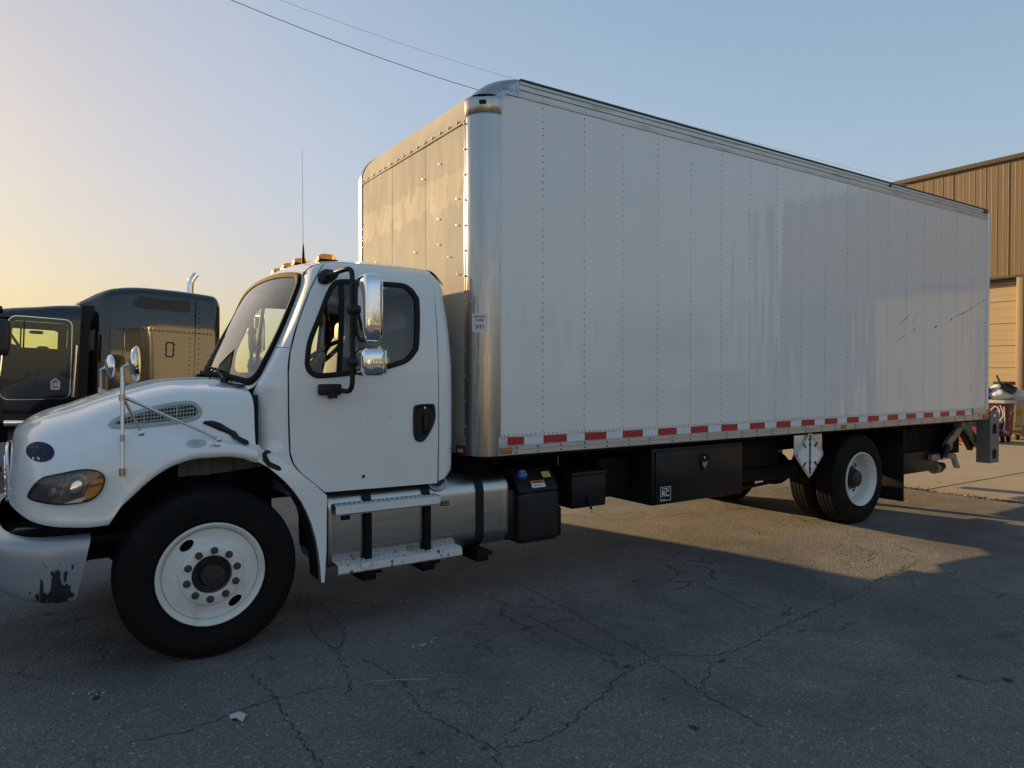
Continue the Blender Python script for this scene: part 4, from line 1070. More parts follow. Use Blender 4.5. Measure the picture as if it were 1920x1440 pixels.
for (x, z, w, h, m_) in ((-2.655, 1.232, .032, .014, 'label'), (-2.655, 1.232, .020, .006, 'ink'), (-2.64, 1.258, .06, .006, 'faint'), (-2.635, 1.272, .075, .005, 'faint'), (-2.66, 1.29, .03, .010, 'faint'), (-2.61, 1.236, .03, .004, 'faint')):
    e = -.0078 if m_ != 'ink' else -.0088
    MB().prism([[(x - w / 2, z - h / 2), (x + w / 2, z - h / 2), (x + w / 2, z + h / 2), (x - w / 2, z + h / 2)]], lambda u, v, d: (u, hood_y(u, v) + d, v), e, -.006).build('sticker_print', M[m_], ov)
ml = hood_oval(-1.873, 1.289, .054, .021, -.010, M['headrest'], 'side_marker', hood)
hood_oval(-1.876, 1.290, .024, .013, -.0125, M['greyink'], 'marker_bulb', ml, 16)
for (z, s, b) in ((1.291, .012, '- -'), (1.281, .012, '-----'), (1.267, .024, '110psi')):
    text('pressure_print', b, s, (-1.775, hood_y(-1.775, z) - .004, z), (R(62), 0, 0), M['hbez'], hood)
# hood latch, rubber
lt = [(-1.815, 1.400), (-1.765, 1.388), (-1.70, 1.355), (-1.652, 1.325)]
P = []
for k, (x, z) in enumerate(crv(lt, 12)):
    w = [.007, .012, .016, .019, .021, .022, .022, .020, .018, .017, .017, .018][k]; y = hood_y(x, z)
    P.append([(x - w * .35, y + .002, z - w), (x - w * .3, y - .014, z - w * .8), (x + w * .2, y - .020, z), (x + w * .35, y - .014, z + w * .8), (x + w * .35, y + .002, z + w)])
la = MB().grid(P); la.f += [tuple(range(5)), tuple(len(la.v) - 5 + k for k in range(5))]; la = la.build('hood_latch', M['black'], hood, angle=60)
MB().prism([[(-1.665, 1.338), (-1.645, 1.345), (-1.625, 1.312), (-1.575, 1.284), (-1.575, 1.262), (-1.60, 1.262), (-1.668, 1.308)]], lambda u, v, d: (u, hood_y(u, v) + d, v), -.020, .004).build('latch_base', M['black'], la)
# cab side fender behind the hood gap
SK = [(-1.531, 1.156), (-1.47, 1.118), (-1.416, 1.069), (-1.365, 1.018), (-1.318, .961), (-1.272, .892), (-1.235, .818), (-1.204, .735), (-1.178, .641), (-1.161, .55), (-1.151, .465), (-1.143, .354), (-1.122, .348), (-1.108, .55), (-1.104, .910), (-1.18, .985), (-1.258, 1.052), (-1.312, 1.105), (-1.345, 1.128), (-1.40, 1.165), (-1.45, 1.20), (-1.495, 1.225), (-1.53, 1.236)]
def fy(u, v, d): 
    s = max(0, min(1, (v - .95) / .3)); return (u, .060 + .040 * s * s + d, v)
both(MB().prism([SK], fy, 0, .045), 'side_fender', M['white'], angle=30)
lp = MB(); rows = []
for dd, yy in ((0, .058), (0, .30)): rows.append([(p[0] + dd, yy, p[1]) for p in SK[:12]])
both(lp.grid(rows), 'fender_return', M['black'])
hk = [(-1.50, 1.205), (-1.478, 1.222), (-1.455, 1.218), (-1.452, 1.206), (-1.470, 1.205), (-1.478, 1.190), (-1.455, 1.150), (-1.400, 1.120), (-1.385, 1.098), (-1.405, 1.088), (-1.47, 1.122), (-1.498, 1.16)]
both(MB().prism([hk], lambda u, v, d: (u, .075 + d, v), -.006, .03), 'fender_strap', M['black'])
both(MB().prism([[(-1.60, 1.175), (-1.535, 1.150), (-1.50, 1.225), (-1.52, 1.26), (-1.58, 1.24)]], lambda u, v, d: (u, .085 + d, v), 0, .02), 'gap_filler', M['white'])
both(MB().box(-1.524, -1.49, .22, .27, 1.20, 1.56, .005), 'cowl_seal', M['rubber'])
# wheel well, engine bay and things seen through the arch
rows = []
for yy in (.12, .70):
    rows.append([(-1.75 + .66 * math.cos(a), yy, .56 + .645 * math.sin(a)) for a in np.linspace(R(-8), R(125), 22)])
both(MB().grid(rows), 'wheel_well', M['chassis'])
MB().box(-2.62, -1.30, .62, W - .62, .55, 1.28, .03).build('engine_bay_fill', M['chassis'], truck)  # black fill in the engine's place, added to block light under the hood
MB().box(-2.60, -2.40, .30, W - .30, .62, 1.02, .02).build('radiator_support', M['chassis'], truck)
pn = MB(); P = []
for k in range(25):
    x = -1.93 + k * .0225; y = .40 + (.014 if (k // 3) % 2 else 0); P.append([(x, y, 1.20), (x, y, 1.055 + .03 * max(0, k - 8) / 16), (x, y + .05, 1.05 + .03 * max(0, k - 8) / 16)])
pn.grid(P).build('heat_shield', mat('dusty_grey_shield', (.15, .145, .13), .7, var=(9, .25)), truck, angle=20)
# bumper
BP = [(-2.405, .098), (-2.50, .096), (-2.62, .105), (-2.73, .145), (-2.82, .235), (-2.885, .37), (-2.93, .56), (-2.955, .85), (-2.965, 1.231)]
bp_ = crv(BP, 34); rows = []
for i, p in enumerate(bp_):
    t = bp_[min(i + 1, 33)] - bp_[max(i - 1, 0)]; t /= np.linalg.norm(t); n = np.array([-t[1], t[0]]); n = n if n[1] > 0 or n[0] > 0 else -n
    inn = np.array([t[1], -t[0]]); 
    if inn @ (np.array([-2.0, 1.231]) - p) < 0: inn = -inn
    s = i / 33; zt = spl(s, [0, .15, .35, .6, 1], [.800, .802, .812, .83, .86]); zb = spl(s, [0, .12, .3, .5, 1], [.445, .458, .50, .545, .555])
    sec = [(.10, zt + .004), (.035, zt), (.012, zt - .012), (.002, zt - .035), (0.0, zt - .10), (.004, (zt + zb) / 2), (.016, zb + .06), (.030, zb + .015), (.05, zb), (.11, zb + .01)]
    lean = .075 * (1 - min(1, i / 6))                                # the end is cut at a slant
    rows.append([(p[0] + inn[0] * d - lean * (zt - z) / .35, p[1] + inn[1] * d, z) for d, z in sec])
mbB = MB().grid(rows); mbB.f.append(tuple(range(10))); m2 = mbB.mirror(); mbB.add(m2.v, m2.f)
bumper = mbB.build('bumper', M['bumper'], truck, angle=55)
# scraped patch on the bumper end: bare black plastic islands lying on the skin
rowsN = np.array(rows)
def on_bumper(u, v):                                                  # u along the end (0-1), v up (0-1): point a hair outside the skin
    f = u * 9; i = int(f); f -= i; g = 8 - v * 6; j = int(g); g -= j; j2 = min(j + 1, 9)
    p = (rowsN[i][j] * (1 - f) * (1 - g) + rowsN[i + 1][j] * f * (1 - g) + rowsN[i][j2] * (1 - f) * g + rowsN[i + 1][j2] * f * g)
    return (p[0] - .0005, p[1] - .0035, p[2])
cp = MB(); rs = np.random.default_rng(12)
def isl(u, v, ru, rv, n=20, sd=0):
    rr = np.random.default_rng(sd); lp_ = []
    for k in range(n):
        a = 2 * math.pi * k / n; r = rr.uniform(.62, 1.12); lp_.append(on_bumper(min(.98, max(.0, u + ru * r * math.cos(a))), min(.98, max(.01, v + rv * r * math.sin(a)))))
    cp.add([on_bumper(u, v)] + lp_, [(0, 1 + k, 1 + (k + 1) % n) for k in range(n)])
for k, (u, v, ru, rv) in enumerate([(.30, .26, .13, .17), (.22, .20, .13, .12), (.40, .18, .12, .14), (.17, .30, .10, .09), (.30, .42, .05, .09), (.20, .44, .025, .05), (.46, .30, .035, .12), (.52, .22, .03, .09), (.24, .10, .08, .08), (.43, .07, .09, .06), (.10, .26, .06, .05), (.12, .12, .04, .03), (.58, .12, .016, .05), (.35, .47, .016, .03), (.42, .55, .008, .012), (.45, .58, .008, .010), (.14, .52, .014, .03), (.28, .56, .007, .012), (.60, .30, .01, .02)]):
    isl(.06 + (u - .06) * 1.22, .04 + (v - .04) * 1.08, ru * 1.12, rv * 1.15, 22, k)
cp.build('scraped_patch', M['chip'], bumper, fix=False, angle=None)
for (u0, v0, u1, v1) in ((.30, .985, .22, .975), (.62, .98, .56, .97)):
    a_, b_ = on_bumper(u0, v0), on_bumper(u1, v1)
MB().box(-2.44, -2.05, .30, .42, .715, .765, .005).build('steering_link', M['chassis'], truck)
MB().box(-2.92, -2.30, .45, .54, .60, .80, .01).build('bumper_bracket', M['chassis'], truck); MB().box(-2.92, -2.30, W - .54, W - .45, .60, .80, .01).build('bumper_bracket', M['chassis'], truck)
# hood mirrors on tube stands
def hood_mirror(mir):
    f = (lambda mb: mb.mirror()) if mir else (lambda mb: mb)
    g = part_empty('hood_mirror', truck)
    yb = hood_y(-2.256, 1.143) - .006
    top_ = (-2.246, .17, 1.730)
    f(MB().tube([(-2.256, yb, 1.143), (-2.252, .10, 1.33), (-2.246, .16, 1.56), (-2.244, .165, 1.69), top_], [.0085, .0085, .0125, .0125, .011], 12)).build('stand_tube', M['steel'], g)
    f(MB().lathe([(.018, -.02), (.018, .02)], (-2.256, yb, 1.150), 'z', 12, cap=True)).build('stand_foot', M['steel'], g)
    for z, r in ((1.56, .017), (1.335, .013)): f(MB().lathe([(r, -.018), (r, .018)], (-2.2475 if z > 1.5 else -2.252, .16 if z > 1.5 else .10, z), 'z', 14, cap=True)).build('tube_collar', M['steel'], g)
    e1 = (-1.745, hood_y(-1.745, 1.30) - .012, 1.302); e2 = (-2.152, hood_y(-2.152, 1.352) - .012, 1.356)
    a0 = (-2.244, .16, 1.565)
    f(MB().tube([a0, tuple(.85 * a0[k] + .15 * e1[k] for k in range(3)), tuple(.25 * a0[k] + .75 * e1[k] for k in range(3)), e1], [.011, .010, .008, .006], 10)).build('brace', M['steel'], g)
    f(MB().tube([a0, tuple(.6 * a0[k] + .4 * e2[k] for k in range(3)), e2], [.009, .009, .006], 10)).build('brace', M['steel'], g)
    for e in (e1, e2): f(MB().box(e[0] - .014, e[0] + .014, e[1] - .012, e[1] + .016, e[2] - .022, e[2] + .012, .004)).build('brace_foot', M['steel'], g)
    f(MB().tube([top_, (-2.225, .17, 1.738), (-2.205, .17, 1.752)], [.009, .009, .013], 10)).build('head_stem', M['steel'], g)
    pr = [(.001, -.036), (.04, -.031), (.072, -.020), (.094, -.006), (.101, .004), (.099, .010), (.06, .013), (.001, .015)]
    hd = MB().lathe(pr, (0, 0, 0), 'x', 40).xf(Matrix.Translation((-2.178, .17, 1.752)) @ Matrix.Rotation(R(-14), 4, 'Z'))
    f(hd).build('mirror_head', M['chrome'], g, angle=60)
hood_mirror(False); hood_mirror(True)

# ------------------------------------------------------------------ wheels
TY = [(.292, .010), (.300, .000), (.322, -.006), (.326, -.0095), (.331, -.0075), (.352, -.011), (.356, -.0135), (.360, -.0115), (.395, -.014), (.425, -.0125), (.440, -.0085), (.444, -.0105), (.449, -.007), (.460, -.002), (.478, .008), (.492, .017), (.499, .024)]
def tyre_prof(w=.275, grooves=4):
    half = TY[:]; prof = [(r, t + .014) for r, t in half]; g0, g1 = .042, w - .042; n = grooves
    prof.append((.503, .036))
    for k in range(n):
        c = g0 + (g1 - g0) * (k + .5) / n
        prof += [(.508, c - .016), (.508, c - .0075), (.494, c - .006), (.494, c + .006), (.508, c + .0075), (.508, c + .016)]
    prof.append((.503, w - .036))
    prof += [(r, w - t - .014) for r, t in reversed(half)]
    return prof
def make_wheel(x, yo, sgn, kind):
    """yo: outer sidewall plane, sgn +1 = axle lies towards +y"""
    w = part_empty('wheel', truck); w.location = Vector((x, yo, .506)) - root_of(truck); c = (x, yo, .506)
    mb = MB().lathe(tyre_prof(), c, 'y', 112, sgn)
    ty = mb.build('tyre', M['tyre'], w, angle=30, fix=False)
    ring = MB()
    for r in (.345, .452): ring.lathe([(r - .004, -.0005 - (.0 if r < .4 else -.006)), (r, -.006 + (.004 if r > .4 else 0)), (r + .004, .0 + (.006 if r > .4 else 0))], c, 'y', 72, sgn)
    ring.build('sidewall_rib', M['tyre'], ty, fix=False) if False else None
    if kind == 'front':
        rm_ = MB().lathe([(.286, .05), (.292, .006), (.3015, -.006), (.3055, .002), (.302, -.010), (.296, -.012), (.288, -.008), (.279, .006), (.272, .020), (.2695, .024)], c, 'y', 96, sgn)
        R0, R1 = .267, .186
        outer = [(R0 * math.cos(a), R0 * math.sin(a)) for a in np.linspace(0, 2 * math.pi, 97)[:-1]]
        inner = [(R1 * math.cos(a), R1 * math.sin(a)) for a in np.linspace(0, 2 * math.pi, 65)[:-1]]
        holes = []
        for ha in (R(126), R(306)):
            hc = np.array([math.cos(ha), math.sin(ha)]) * .2265; tn = np.array([-math.sin(ha), math.cos(ha)]); rd = np.array([math.cos(ha), math.sin(ha)])
            holes.append([tuple(hc + tn * .043 * math.cos(b) + rd * .0265 * math.sin(b)) for b in np.linspace(0, 2 * math.pi, 33)[:-1]])
        cone = lambda u, v, d: (c[0] + u, c[1] + sgn * (.024 - .012 * (1 - (math.hypot(u, v) - R1) / (R0 - R1)) + d), c[2] + v)
        rm_.prism([outer, inner] + holes, cone, 0, .012)
        rm_.lathe([(.1865, .0125), (.183, .004), (.176, -.006), (.168, -.010), (.118, -.011), (.112, -.006), (.110, .03)], c, 'y', 72, sgn)
        rim = rm_.build('rim', M['rim'], w, angle=40)
        MB().lathe([(.30, .10), (.001, .10)], c, 'y', 32, sgn).build('brake_drum', M['dark'], w)
        hb = MB().lathe([(.111, .035), (.108, .010), (.100, .002), (.094, .004), (.090, .016), (.075, .018), (.070, .010), (.066, -.030), (.060, -.038), (.040, -.040), (.036, -.046), (.001, -.047)], c, 'y', 40, sgn)
        hb.build('hub', M['hub'], w)
        bc, bd = .143, -.011
    else:
        rm_ = MB().lathe([(.286, .05), (.292, .006), (.3015, -.006), (.3055, .002), (.302, -.010), (.296, -.012), (.288, -.008), (.281, .010), (.262, .030), (.256, .060), (.252, .120), (.240, .150), (.225, .163), (.186, .166), (.183, .172), (.118, .172), (.112, .180)], c, 'y', 88, sgn)
        rim = rm_.build('rim', M['rim'], w, angle=40)
        hl_ = MB()
        for ha in (R(40), R(130), R(220), R(310)):
            hc = np.array([math.cos(ha), math.sin(ha)]) * .206; tn = np.array([-math.sin(ha), math.cos(ha)]); rd = np.array([math.cos(ha), math.sin(ha)])
            lp_ = [tuple(hc + tn * .034 * math.cos(b) + rd * .014 * math.sin(b)) for b in np.linspace(0, 2 * math.pi, 21)[:-1]]
            hl_.prism([lp_], lambda u, v, d: (c[0] + u, c[1] + sgn * d, c[2] + v), .1635, .168)
        hl_.build('hand_holes', M['dark'], rim)
        MB().lathe([(.24, .20), (.001, .20)], c, 'y', 24, sgn).build('brake_drum', M['dark'], w)
        hb = MB().lathe([(.116, .178), (.114, .10), (.110, .085), (.098, .080), (.092, .045), (.080, .040), (.001, .039)], c, 'y', 36, sgn)
        for k in range(8):
            a = 2 * math.pi * k / 8; hb.tube([(c[0] + .103 * math.cos(a), c[1] + sgn * .09, c[2] + .103 * math.sin(a)), (c[0] + .103 * math.cos(a), c[1] + sgn * .070, c[2] + .103 * math.sin(a))], .009, 6)
        hb.build('hub', M['hub'], w)
        bc, bd = .143, .172
    nut = MB().lathe([(.0215, .0), (.0215, -.006), (.0165, -.008), (.0165, -.022), (.012, -.026), (.001, -.026)], (0, 0, 0), 'y', 14, sgn).mesh('lug_nut', M['nut'])
    for k in range(10):
        a = R(13 + 36 * k); o = bpy.data.objects.new('lug_nut', nut); COL.objects.link(o); o.parent = w; o.location = (bc * math.cos(a), sgn * bd, bc * math.sin(a))
    return w
def inner_tyre(x, yo, sgn):
    w = part_empty('wheel', truck); w.location = Vector((x, yo, .506)) - root_of(truck)
    mb = MB().lathe(tyre_prof(), (x, yo, .506), 'y', 112, sgn); mb.build('tyre', M['tyre'], w, angle=30, fix=False)
    MB().lathe([(.30, .02), (.27, .06), (.001, .06)], (x, yo, .506), 'y', 32, sgn).build('rim', M['rim'], w)
XF, XR = -1.795, 5.06
make_wheel(XF, .074, 1, 'front'); make_wheel(XF, W - .074, -1, 'front')
make_wheel(XR, .075, 1, 'rear'); inner_tyre(XR, .405, 1); make_wheel(XR, W - .075, -1, 'rear'); inner_tyre(XR, W - .405, -1)

# ------------------------------------------------------------------ chassis, tanks, steps
def P_(mb, name, m, parent=truck, **k): return mb.build(name, m, parent, **k)
for y in (.78, W - .86):
    fr = MB().box(-2.75, 7.75, y, y + .08, .80, 1.05, .006); P_(fr, 'frame_rail', M['chassis'])
P_(MB().tube([(XR, .35, .506), (XR, W - .35, .506)], .085, 14).lathe([(.12, -.16), (.20, -.08), (.21, 0), (.20, .08), (.12, .16)], (XR, W / 2, .506), 'x', 20, cap=True), 'rear_axle', M['chassis'])
P_(MB().box(XF - .06, XF + .06, .40, W - .40, .40, .50, .02), 'front_axle', M['chassis'])
P_(MB().tube([(-1.2, W / 2, .80), (3.6, W / 2, .80), (XR, W / 2, .55)], .045, 12), 'drive_shaft', M['chassis'])
for y in (.62, W - .62): P_(MB().box(XR - .78, XR + .78, y - .05, y + .05, .62, .70, .02), 'leaf_spring', M['chassis'])
for k in range(17):
    x = .3 + k * .45; P_(MB().box(x, x + .06, .30, W - .30, .985, 1.085), 'cross_member', M['chassis'])
P_(MB().box(.05, 7.8, .05, W - .05, 1.06, 1.095), 'cargo_floor', M['chassis'])
P_(MB().box(-.15, .55, .55, W - .55, .55, 1.06, .02), 'gearbox_cover', M['chassis'])
P_(MB().box(3.2, 4.2, .62, .90, .60, .86, .03).box(3.25, 3.9, .30, .62, .72, 1.02, .04).tube([(3.3, .4, .66), (4.3, .45, .62)], .09, 14), 'air_tanks', M['chassis'])
P_(MB().tube([(4.42, .36, .50), (4.9, .5, .50)], .03, 8).tube([(3.1, .55, .55), (3.5, .5, .48), (4.0, .52, .50), (4.5, .6, .55)], .02, 8).tube([(3.2, .42, .62), (3.6, .48, .56), (4.1, .40, .58)], .014, 8), 'air_lines', M['rubber'])
P_(MB().box(1.42, 1.78, .35, .7, .60, .95, .02), 'air_dryer', M['chassis'])
# fuel tank
def tank_sec(x, s=1.0):
    y0, y1, z0, z1, r = .145, .80, .385, .935, .135; out = []
    for (cy, cz, a0) in ((y0 + r, z1 - r, 90), (y0 + r, z0 + r, 180), (y1 - r, z0 + r, 270), (y1 - r, z1 - r, 0)):
        for k in range(9):
            a = R(a0 + 90 * k / 8); out.append((x, cy + r * math.cos(a), cz + r * math.sin(a)))
    cy, cz = (y0 + y1) / 2, (z0 + z1) / 2
    return [(x, cy + (y - cy) * s, cz + (z - cz) * s) for x, y, z in out]
TX0, TX1 = -1.075, .355
rows = [tank_sec(TX0, .90), tank_sec(TX0, .955), tank_sec(TX0 + .008, .985), tank_sec(TX0 + .025, 1.0), tank_sec(TX0 + .045, 1.0), tank_sec(TX0 + .05, .992)] + [tank_sec(x, .992) for x in np.linspace(TX0 + .06, TX1 - .06, 10)] + [tank_sec(TX1 - .05, .992), tank_sec(TX1 - .045, 1.0), tank_sec(TX1 - .025, 1.0), tank_sec(TX1 - .008, .985), tank_sec(TX1, .955), tank_sec(TX1, .90)]
mb = MB().grid(rows, True); n_ = len(rows[0]); mb.f += [tuple(range(n_)), tuple(len(mb.v) - n_ + k for k in range(n_))]
tank = P_(mb, 'fuel_tank', M['tank'], angle=35)
for x in (-.80, -.355, .09):
    rows = [[(xx, y, z) for _, y, z in tank_sec(0, s)] for xx, s in ((x - .032, .99), (x - .032, 1.022), (x + .032, 1.022), (x + .032, .99))]
    st_ = MB().grid(rows, True).build('tank_strap', M['rubber'], tank, angle=30)
    MB().box(x - .05, x + .05, .10, .5, .30, .385, .006).box(x + .06, x + .10, .12, .16, .335, .36, .004).build('strap_bracket', M['chassis'], st_)
cc = Matrix.Translation((-.245, .19, .905)) @ Matrix.Rotation(R(-42), 4, 'X')
cap_ = MB().lathe([(.074, .0), (.078, -.008), (.074, -.014), (.060, -.012), (.056, -.004), (.03, -.004)], (0, 0, 0), 'y', 32).xf(cc).build('filler_neck', M['step'], tank)
MB().lathe([(.036, .0), (.036, -.02), (.043, -.024), (.043, -.046), (.036, -.052), (.001, -.052)], (0, 0, 0), 'y', 9).xf(cc).build('fuel_cap', M['hub'], tank, angle=20)
MB().box(-.235, -.17, .137, .145, .738, .772, .003).build('tank_label', M['ink'], tank)
for k in range(2): text('label_text', 'ULTRA LOW SULFUR' if k == 0 else 'DIESEL FUEL ONLY', .0062, (-.2025, .1362, .763 - .014 * k), SIDE, M['label'], tank)
MB().box(-.98, -.92, .137, .15, .72, .785, .004).build('small_bracket', M['blackbox'], tank)
# steps: bent tread planks with raised diamond grip
def step(x0, x1, z, rusty):
    prof = [(.300, z + .075), (.300, z + .004), (.292, z), (.075, z), (.062, z - .010), (.058, z - .058), (.066, z - .066), (.078, z - .060)]
    inn = [(y + .004, zz - .004) for y, zz in prof]
    lp = prof + inn[::-1]; n = len(lp)
    def xo(y): return max(0.0, (y - .06)) * .0
    mb = MB(); vs = [(x0 + xo(y), y, zz) for y, zz in lp] + [(x1 - xo(y), y, zz) for y, zz in lp]
    tri = tessellate_polygon([[Vector((p[0], p[1], 0)) for p in lp]])
    mb.add(vs, [(i, (i + 1) % n, n + (i + 1) % n, n + i) for i in range(n)] + [tuple(t) for t in tri] + [tuple(i + n for i in t) for t in tri])
    s = P_(mb, 'step', M['rust' if rusty else 'step'], angle=40)
    gp = MB(); hl_ = MB(); nx = int((x1 - x0) / .034)
    for i in range(nx):
        for j in range(5):
            x = x0 + .022 + i * .034 + (.017 if j % 2 else 0); y = .092 + j * .042
            if x > x1 - .02: continue
            vs = [(x - .011, y, z + .0008), (x, y - .010, z + .0008), (x + .011, y, z + .0008), (x, y + .010, z + .0008)]
            hl_.add(vs, [(0, 1, 2, 3)])
            gp.add([(x - .013, y - .003, z), (x - .001, y - .014, z), (x - .001, y - .014, z + .003), (x - .012, y - .003, z + .003), (x - .002, y - .009, z + .0015)], [(0, 1, 2, 3), (3, 2, 4)])
    hl_.build('grip_holes', M['dark'], s, kind='stuff', fix=False, angle=None)
    gp.build('grip_teeth', M['step'], s, kind='stuff', fix=False, angle=None)
    bt = MB()
    for k in range(5): bt.lathe([(.006, 0), (.006, -.003), (.001, -.003)], (x0 + .08 + k * (x1 - x0 - .16) / 4, .2995, z + .045), 'y', 8)
    bt.build('bolt_holes', M['rubber'], s, kind='stuff', fix=False)
    return s
step(-1.045, -.285, .836, False); step(-1.03, -.108, .445, True)
for x in (-.80, -.355): P_(MB().box(x - .024, x + .024, .11, .14, .40, .84, .004), 'step_hanger', M['chassis'])
P_(MB().box(-1.085, -.26, .225, .70, .80, .99, .01).box(-.26, -.12, .40, .70, .90, .99, .01), 'cab_sill', M['chassis'])
# exhaust fluid tank
rows = []
for (yy, ins) in ((.62, .0), (.19, .0), (.150, .008), (.128, .026), (.122, .05)):
    rows.append([(x, yy, z) for x, z in rrect(.435 + ins, .84 - ins, .362 + ins, .775 - ins * .7, .05)])
mb = MB().grid(rows, True); mb.f.append(tuple(len(mb.v) - 28 + k for k in range(28)))
df = P_(mb, 'fluid_tank', M['black'], angle=50)
P = [[(x, .135, .772), (x, .19, .86), (x, .28, .935), (x, .60, .95), (x, .62, .77)] for x in (.44, .46, .80, .82)]
mb = MB().grid(P); mb.f += [tuple(range(5)), tuple(len(mb.v) - 5 + k for k in range(5))]
mb.build('tank_shoulder', M['black'], df, angle=30)
MB().box(.33, .44, .17, .62, .40, .80, .03).build('tank_cradle', M['blackbox'], df)
MB().box(.845, .875, .16, .60, .38, .62, .02).build('tank_guard', M['rubber'], df)
cm = Matrix.Translation((.515, .20, .905)) @ Matrix.Rotation(R(-38), 4, 'X')
cpb = MB().lathe([(.044, .03), (.044, -.004), (.036, -.012), (.001, -.014)], (0, 0, 0), 'y', 24).xf(cm).build('blue_filler_cap', M['blue'], df)
fl = MB()
for k in range(4):
    a = R(45 + 90 * k); fl.lathe([(.0125, -.0125), (.011, -.016), (.001, -.0165)], (.019 * math.cos(a), 0, .019 * math.sin(a)), 'y', 12)
fl.xf(cm).build('cap_ribs', mat('pale_blue_cap', (.24, .34, .62), .45, var=(30, .2)), cpb)
lm_ = Matrix.Translation((.635, .158, .822)) @ Matrix.Rotation(R(-32), 4, 'X')
lb_ = MB().box(-.065, .065, -.002, .001, -.030, .030, .0006, 1).xf(lm_).build('warning_label', M['label'], df)
MB().box(-.064, .064, -.0035, -.0015, .004, .029, .0005, 1).xf(lm_).build('label_band', M['orange'], lb_)
for (b, z, s) in (('WARNING', .0165, .017), ('DEF FLUID ONLY', -.013, .011)):
    t = text('label_text', b, s, lm_ @ Vector((0, -.0042 if z > 0 else -.003, z)), (R(90 - 32), 0, 0), M['ink'], lb_)
lm_ = Matrix.Translation((.745, .205, .885)) @ Matrix.Rotation(R(-42), 4, 'X')
MB().box(-.040, .040, -.002, .001, -.028, .028, .0006, 1).xf(lm_).build('yellow_label', M['yellowl'], df)
# battery box
bx = P_(MB().box(.97, 1.335, .15, .62, .585, .875, .012), 'battery_box', M['blackbox'])
MB().box(.965, 1.340, .140, .63, .845, .885, .010).build('box_lid', M['blackbox'], bx)
MB().box(1.13, 1.16, .132, .15, .62, .68, .006).tube([(1.145, .135, .64), (1.145, .125, .60), (1.16, .135, .575)], .010, 8).build('lid_latch', M['rubber'], bx)
P_(MB().box(.9, .905, .25, .28, .94, 1.02), 'pipe_end', M['steel'])
# toolbox
tb = P_(MB().box(1.845, 3.06, .125, .80, .525, 1.03, .008), 'tool_box', M['blackbox'])
dr = MB().box(1.875, 3.045, .105, .13, .545, 1.005, .012).build('tool_box_door', M['blackbox'], tb)
lk = [tuple(p) for p in crv([(2.43, .94), (2.49, .955), (2.55, .94), (2.555, .88), (2.53, .825), (2.49, .80), (2.45, .825), (2.425, .88)], 36, True)]
mb = MB().grid([[(p[0], .104, p[1]) for p in lk], [(p[0], .096, p[1]) for p in offset_loop(lk, .003)], [(p[0], .098, p[1]) for p in offset_loop(lk, .014)], [(p[0], .103, p[1]) for p in offset_loop(lk, .022)]], True); mb.f.append(tuple(len(mb.v) - 36 + k for k in range(36)))
mb.build('latch_plate', M['rubber'], dr)
MB().prism([[(2.455, .880), (2.49, .872), (2.53, .885), (2.525, .855), (2.49, .815), (2.46, .85)]], lambda u, v, d: (u, d, v), .090, .101).build('paddle_latch', M['steel'], dr)
MB().lathe([(.011, .0), (.011, -.008), (.001, -.009)], (2.49, .10, .915), 'y', 14).build('latch_lock', M['chrome'], dr)
MB().lathe([(.032, 0), (.030, -.002), (.001, -.003)], (1.945, .1045, .868), 'y', 20).build('grease_smear', M['hub'], dr)
stk = MB().box(1.925, 2.06, .1025, .1055, .560, .690, .0004, 1).build('tool_box_sticker', M['navy'], dr)
fl = MB()
for (x0, x1, z0, z1) in ((1.928, 2.057, .684, .688), (1.928, 2.057, .562, .566), (1.928, 1.932, .566, .684), (2.053, 2.057, .566, .684), (1.94, 2.045, .670, .674), (1.945, 1.99, .570, .575)): fl.box(x0, x1, .1012, .1026, z0, z1)
fl.build('sticker_border', M['label'], stk)
text('sticker_text', 'RC', .075, (1.992, .1018, .624), SIDE, M['label'], stk, sx=1.0); text('sticker_text', 'CAUTION', .012, (1.992, .1018, .662), SIDE, M['label'], stk)
# placard holder under the rail
pc = P_(MB().box(3.80, 4.285, .062, .07, .845, 1.095, .001), 'placard_back', M['step'])
ctr = (4.043, .852); hw, hh = .243, .245
dia = [(ctr[0], ctr[1] + hh), (ctr[0] + hw, ctr[1]), (ctr[0], ctr[1] - hh), (ctr[0] - hw, ctr[1])]
pl = MB().prism([dia], lambda u, v, d: (u, d, v), .046, .060).build('placard_holder', M['label'], pc)
for i in range(4):
    a, b = np.array(dia[i]), np.array(dia[(i + 1) % 4]); e = (b - a) / np.linalg.norm(b - a); n = np.array([e[1], -e[0]]); n = n if n @ (np.array(ctr) - a) > 0 else -n
    MB().prism([[tuple(a), tuple(b), tuple(b + n * .022), tuple(a + n * .022)]], lambda u, v, d: (u, d, v), .038, .0465).build('placard_edge', M['step'], pl)
    m = (a + b) / 2
    MB().prism([[tuple(m + n * .0 - e * .008), tuple(m - e * .008 + n * .062), tuple(m + e * .008 + n * .062), tuple(m + e * .008)]], lambda u, v, d: (u, d, v), .034, .042).build('placard_clip', M['hub'], pl)
MB().box(ctr[0] - .006, ctr[0] + .006, .036, .046, ctr[1] - .20, ctr[1] + .20, .001).build('placard_hinge', M['blackbox'], pl)
kn_ = MB()
for dz in (-.15, -.08, .10, .16): kn_.box(ctr[0] - .016, ctr[0] + .016, .034, .044, ctr[1] + dz - .006, ctr[1] + dz + .006, .001)
kn_.build('hinge_knuckles', M['blackbox'], pl)
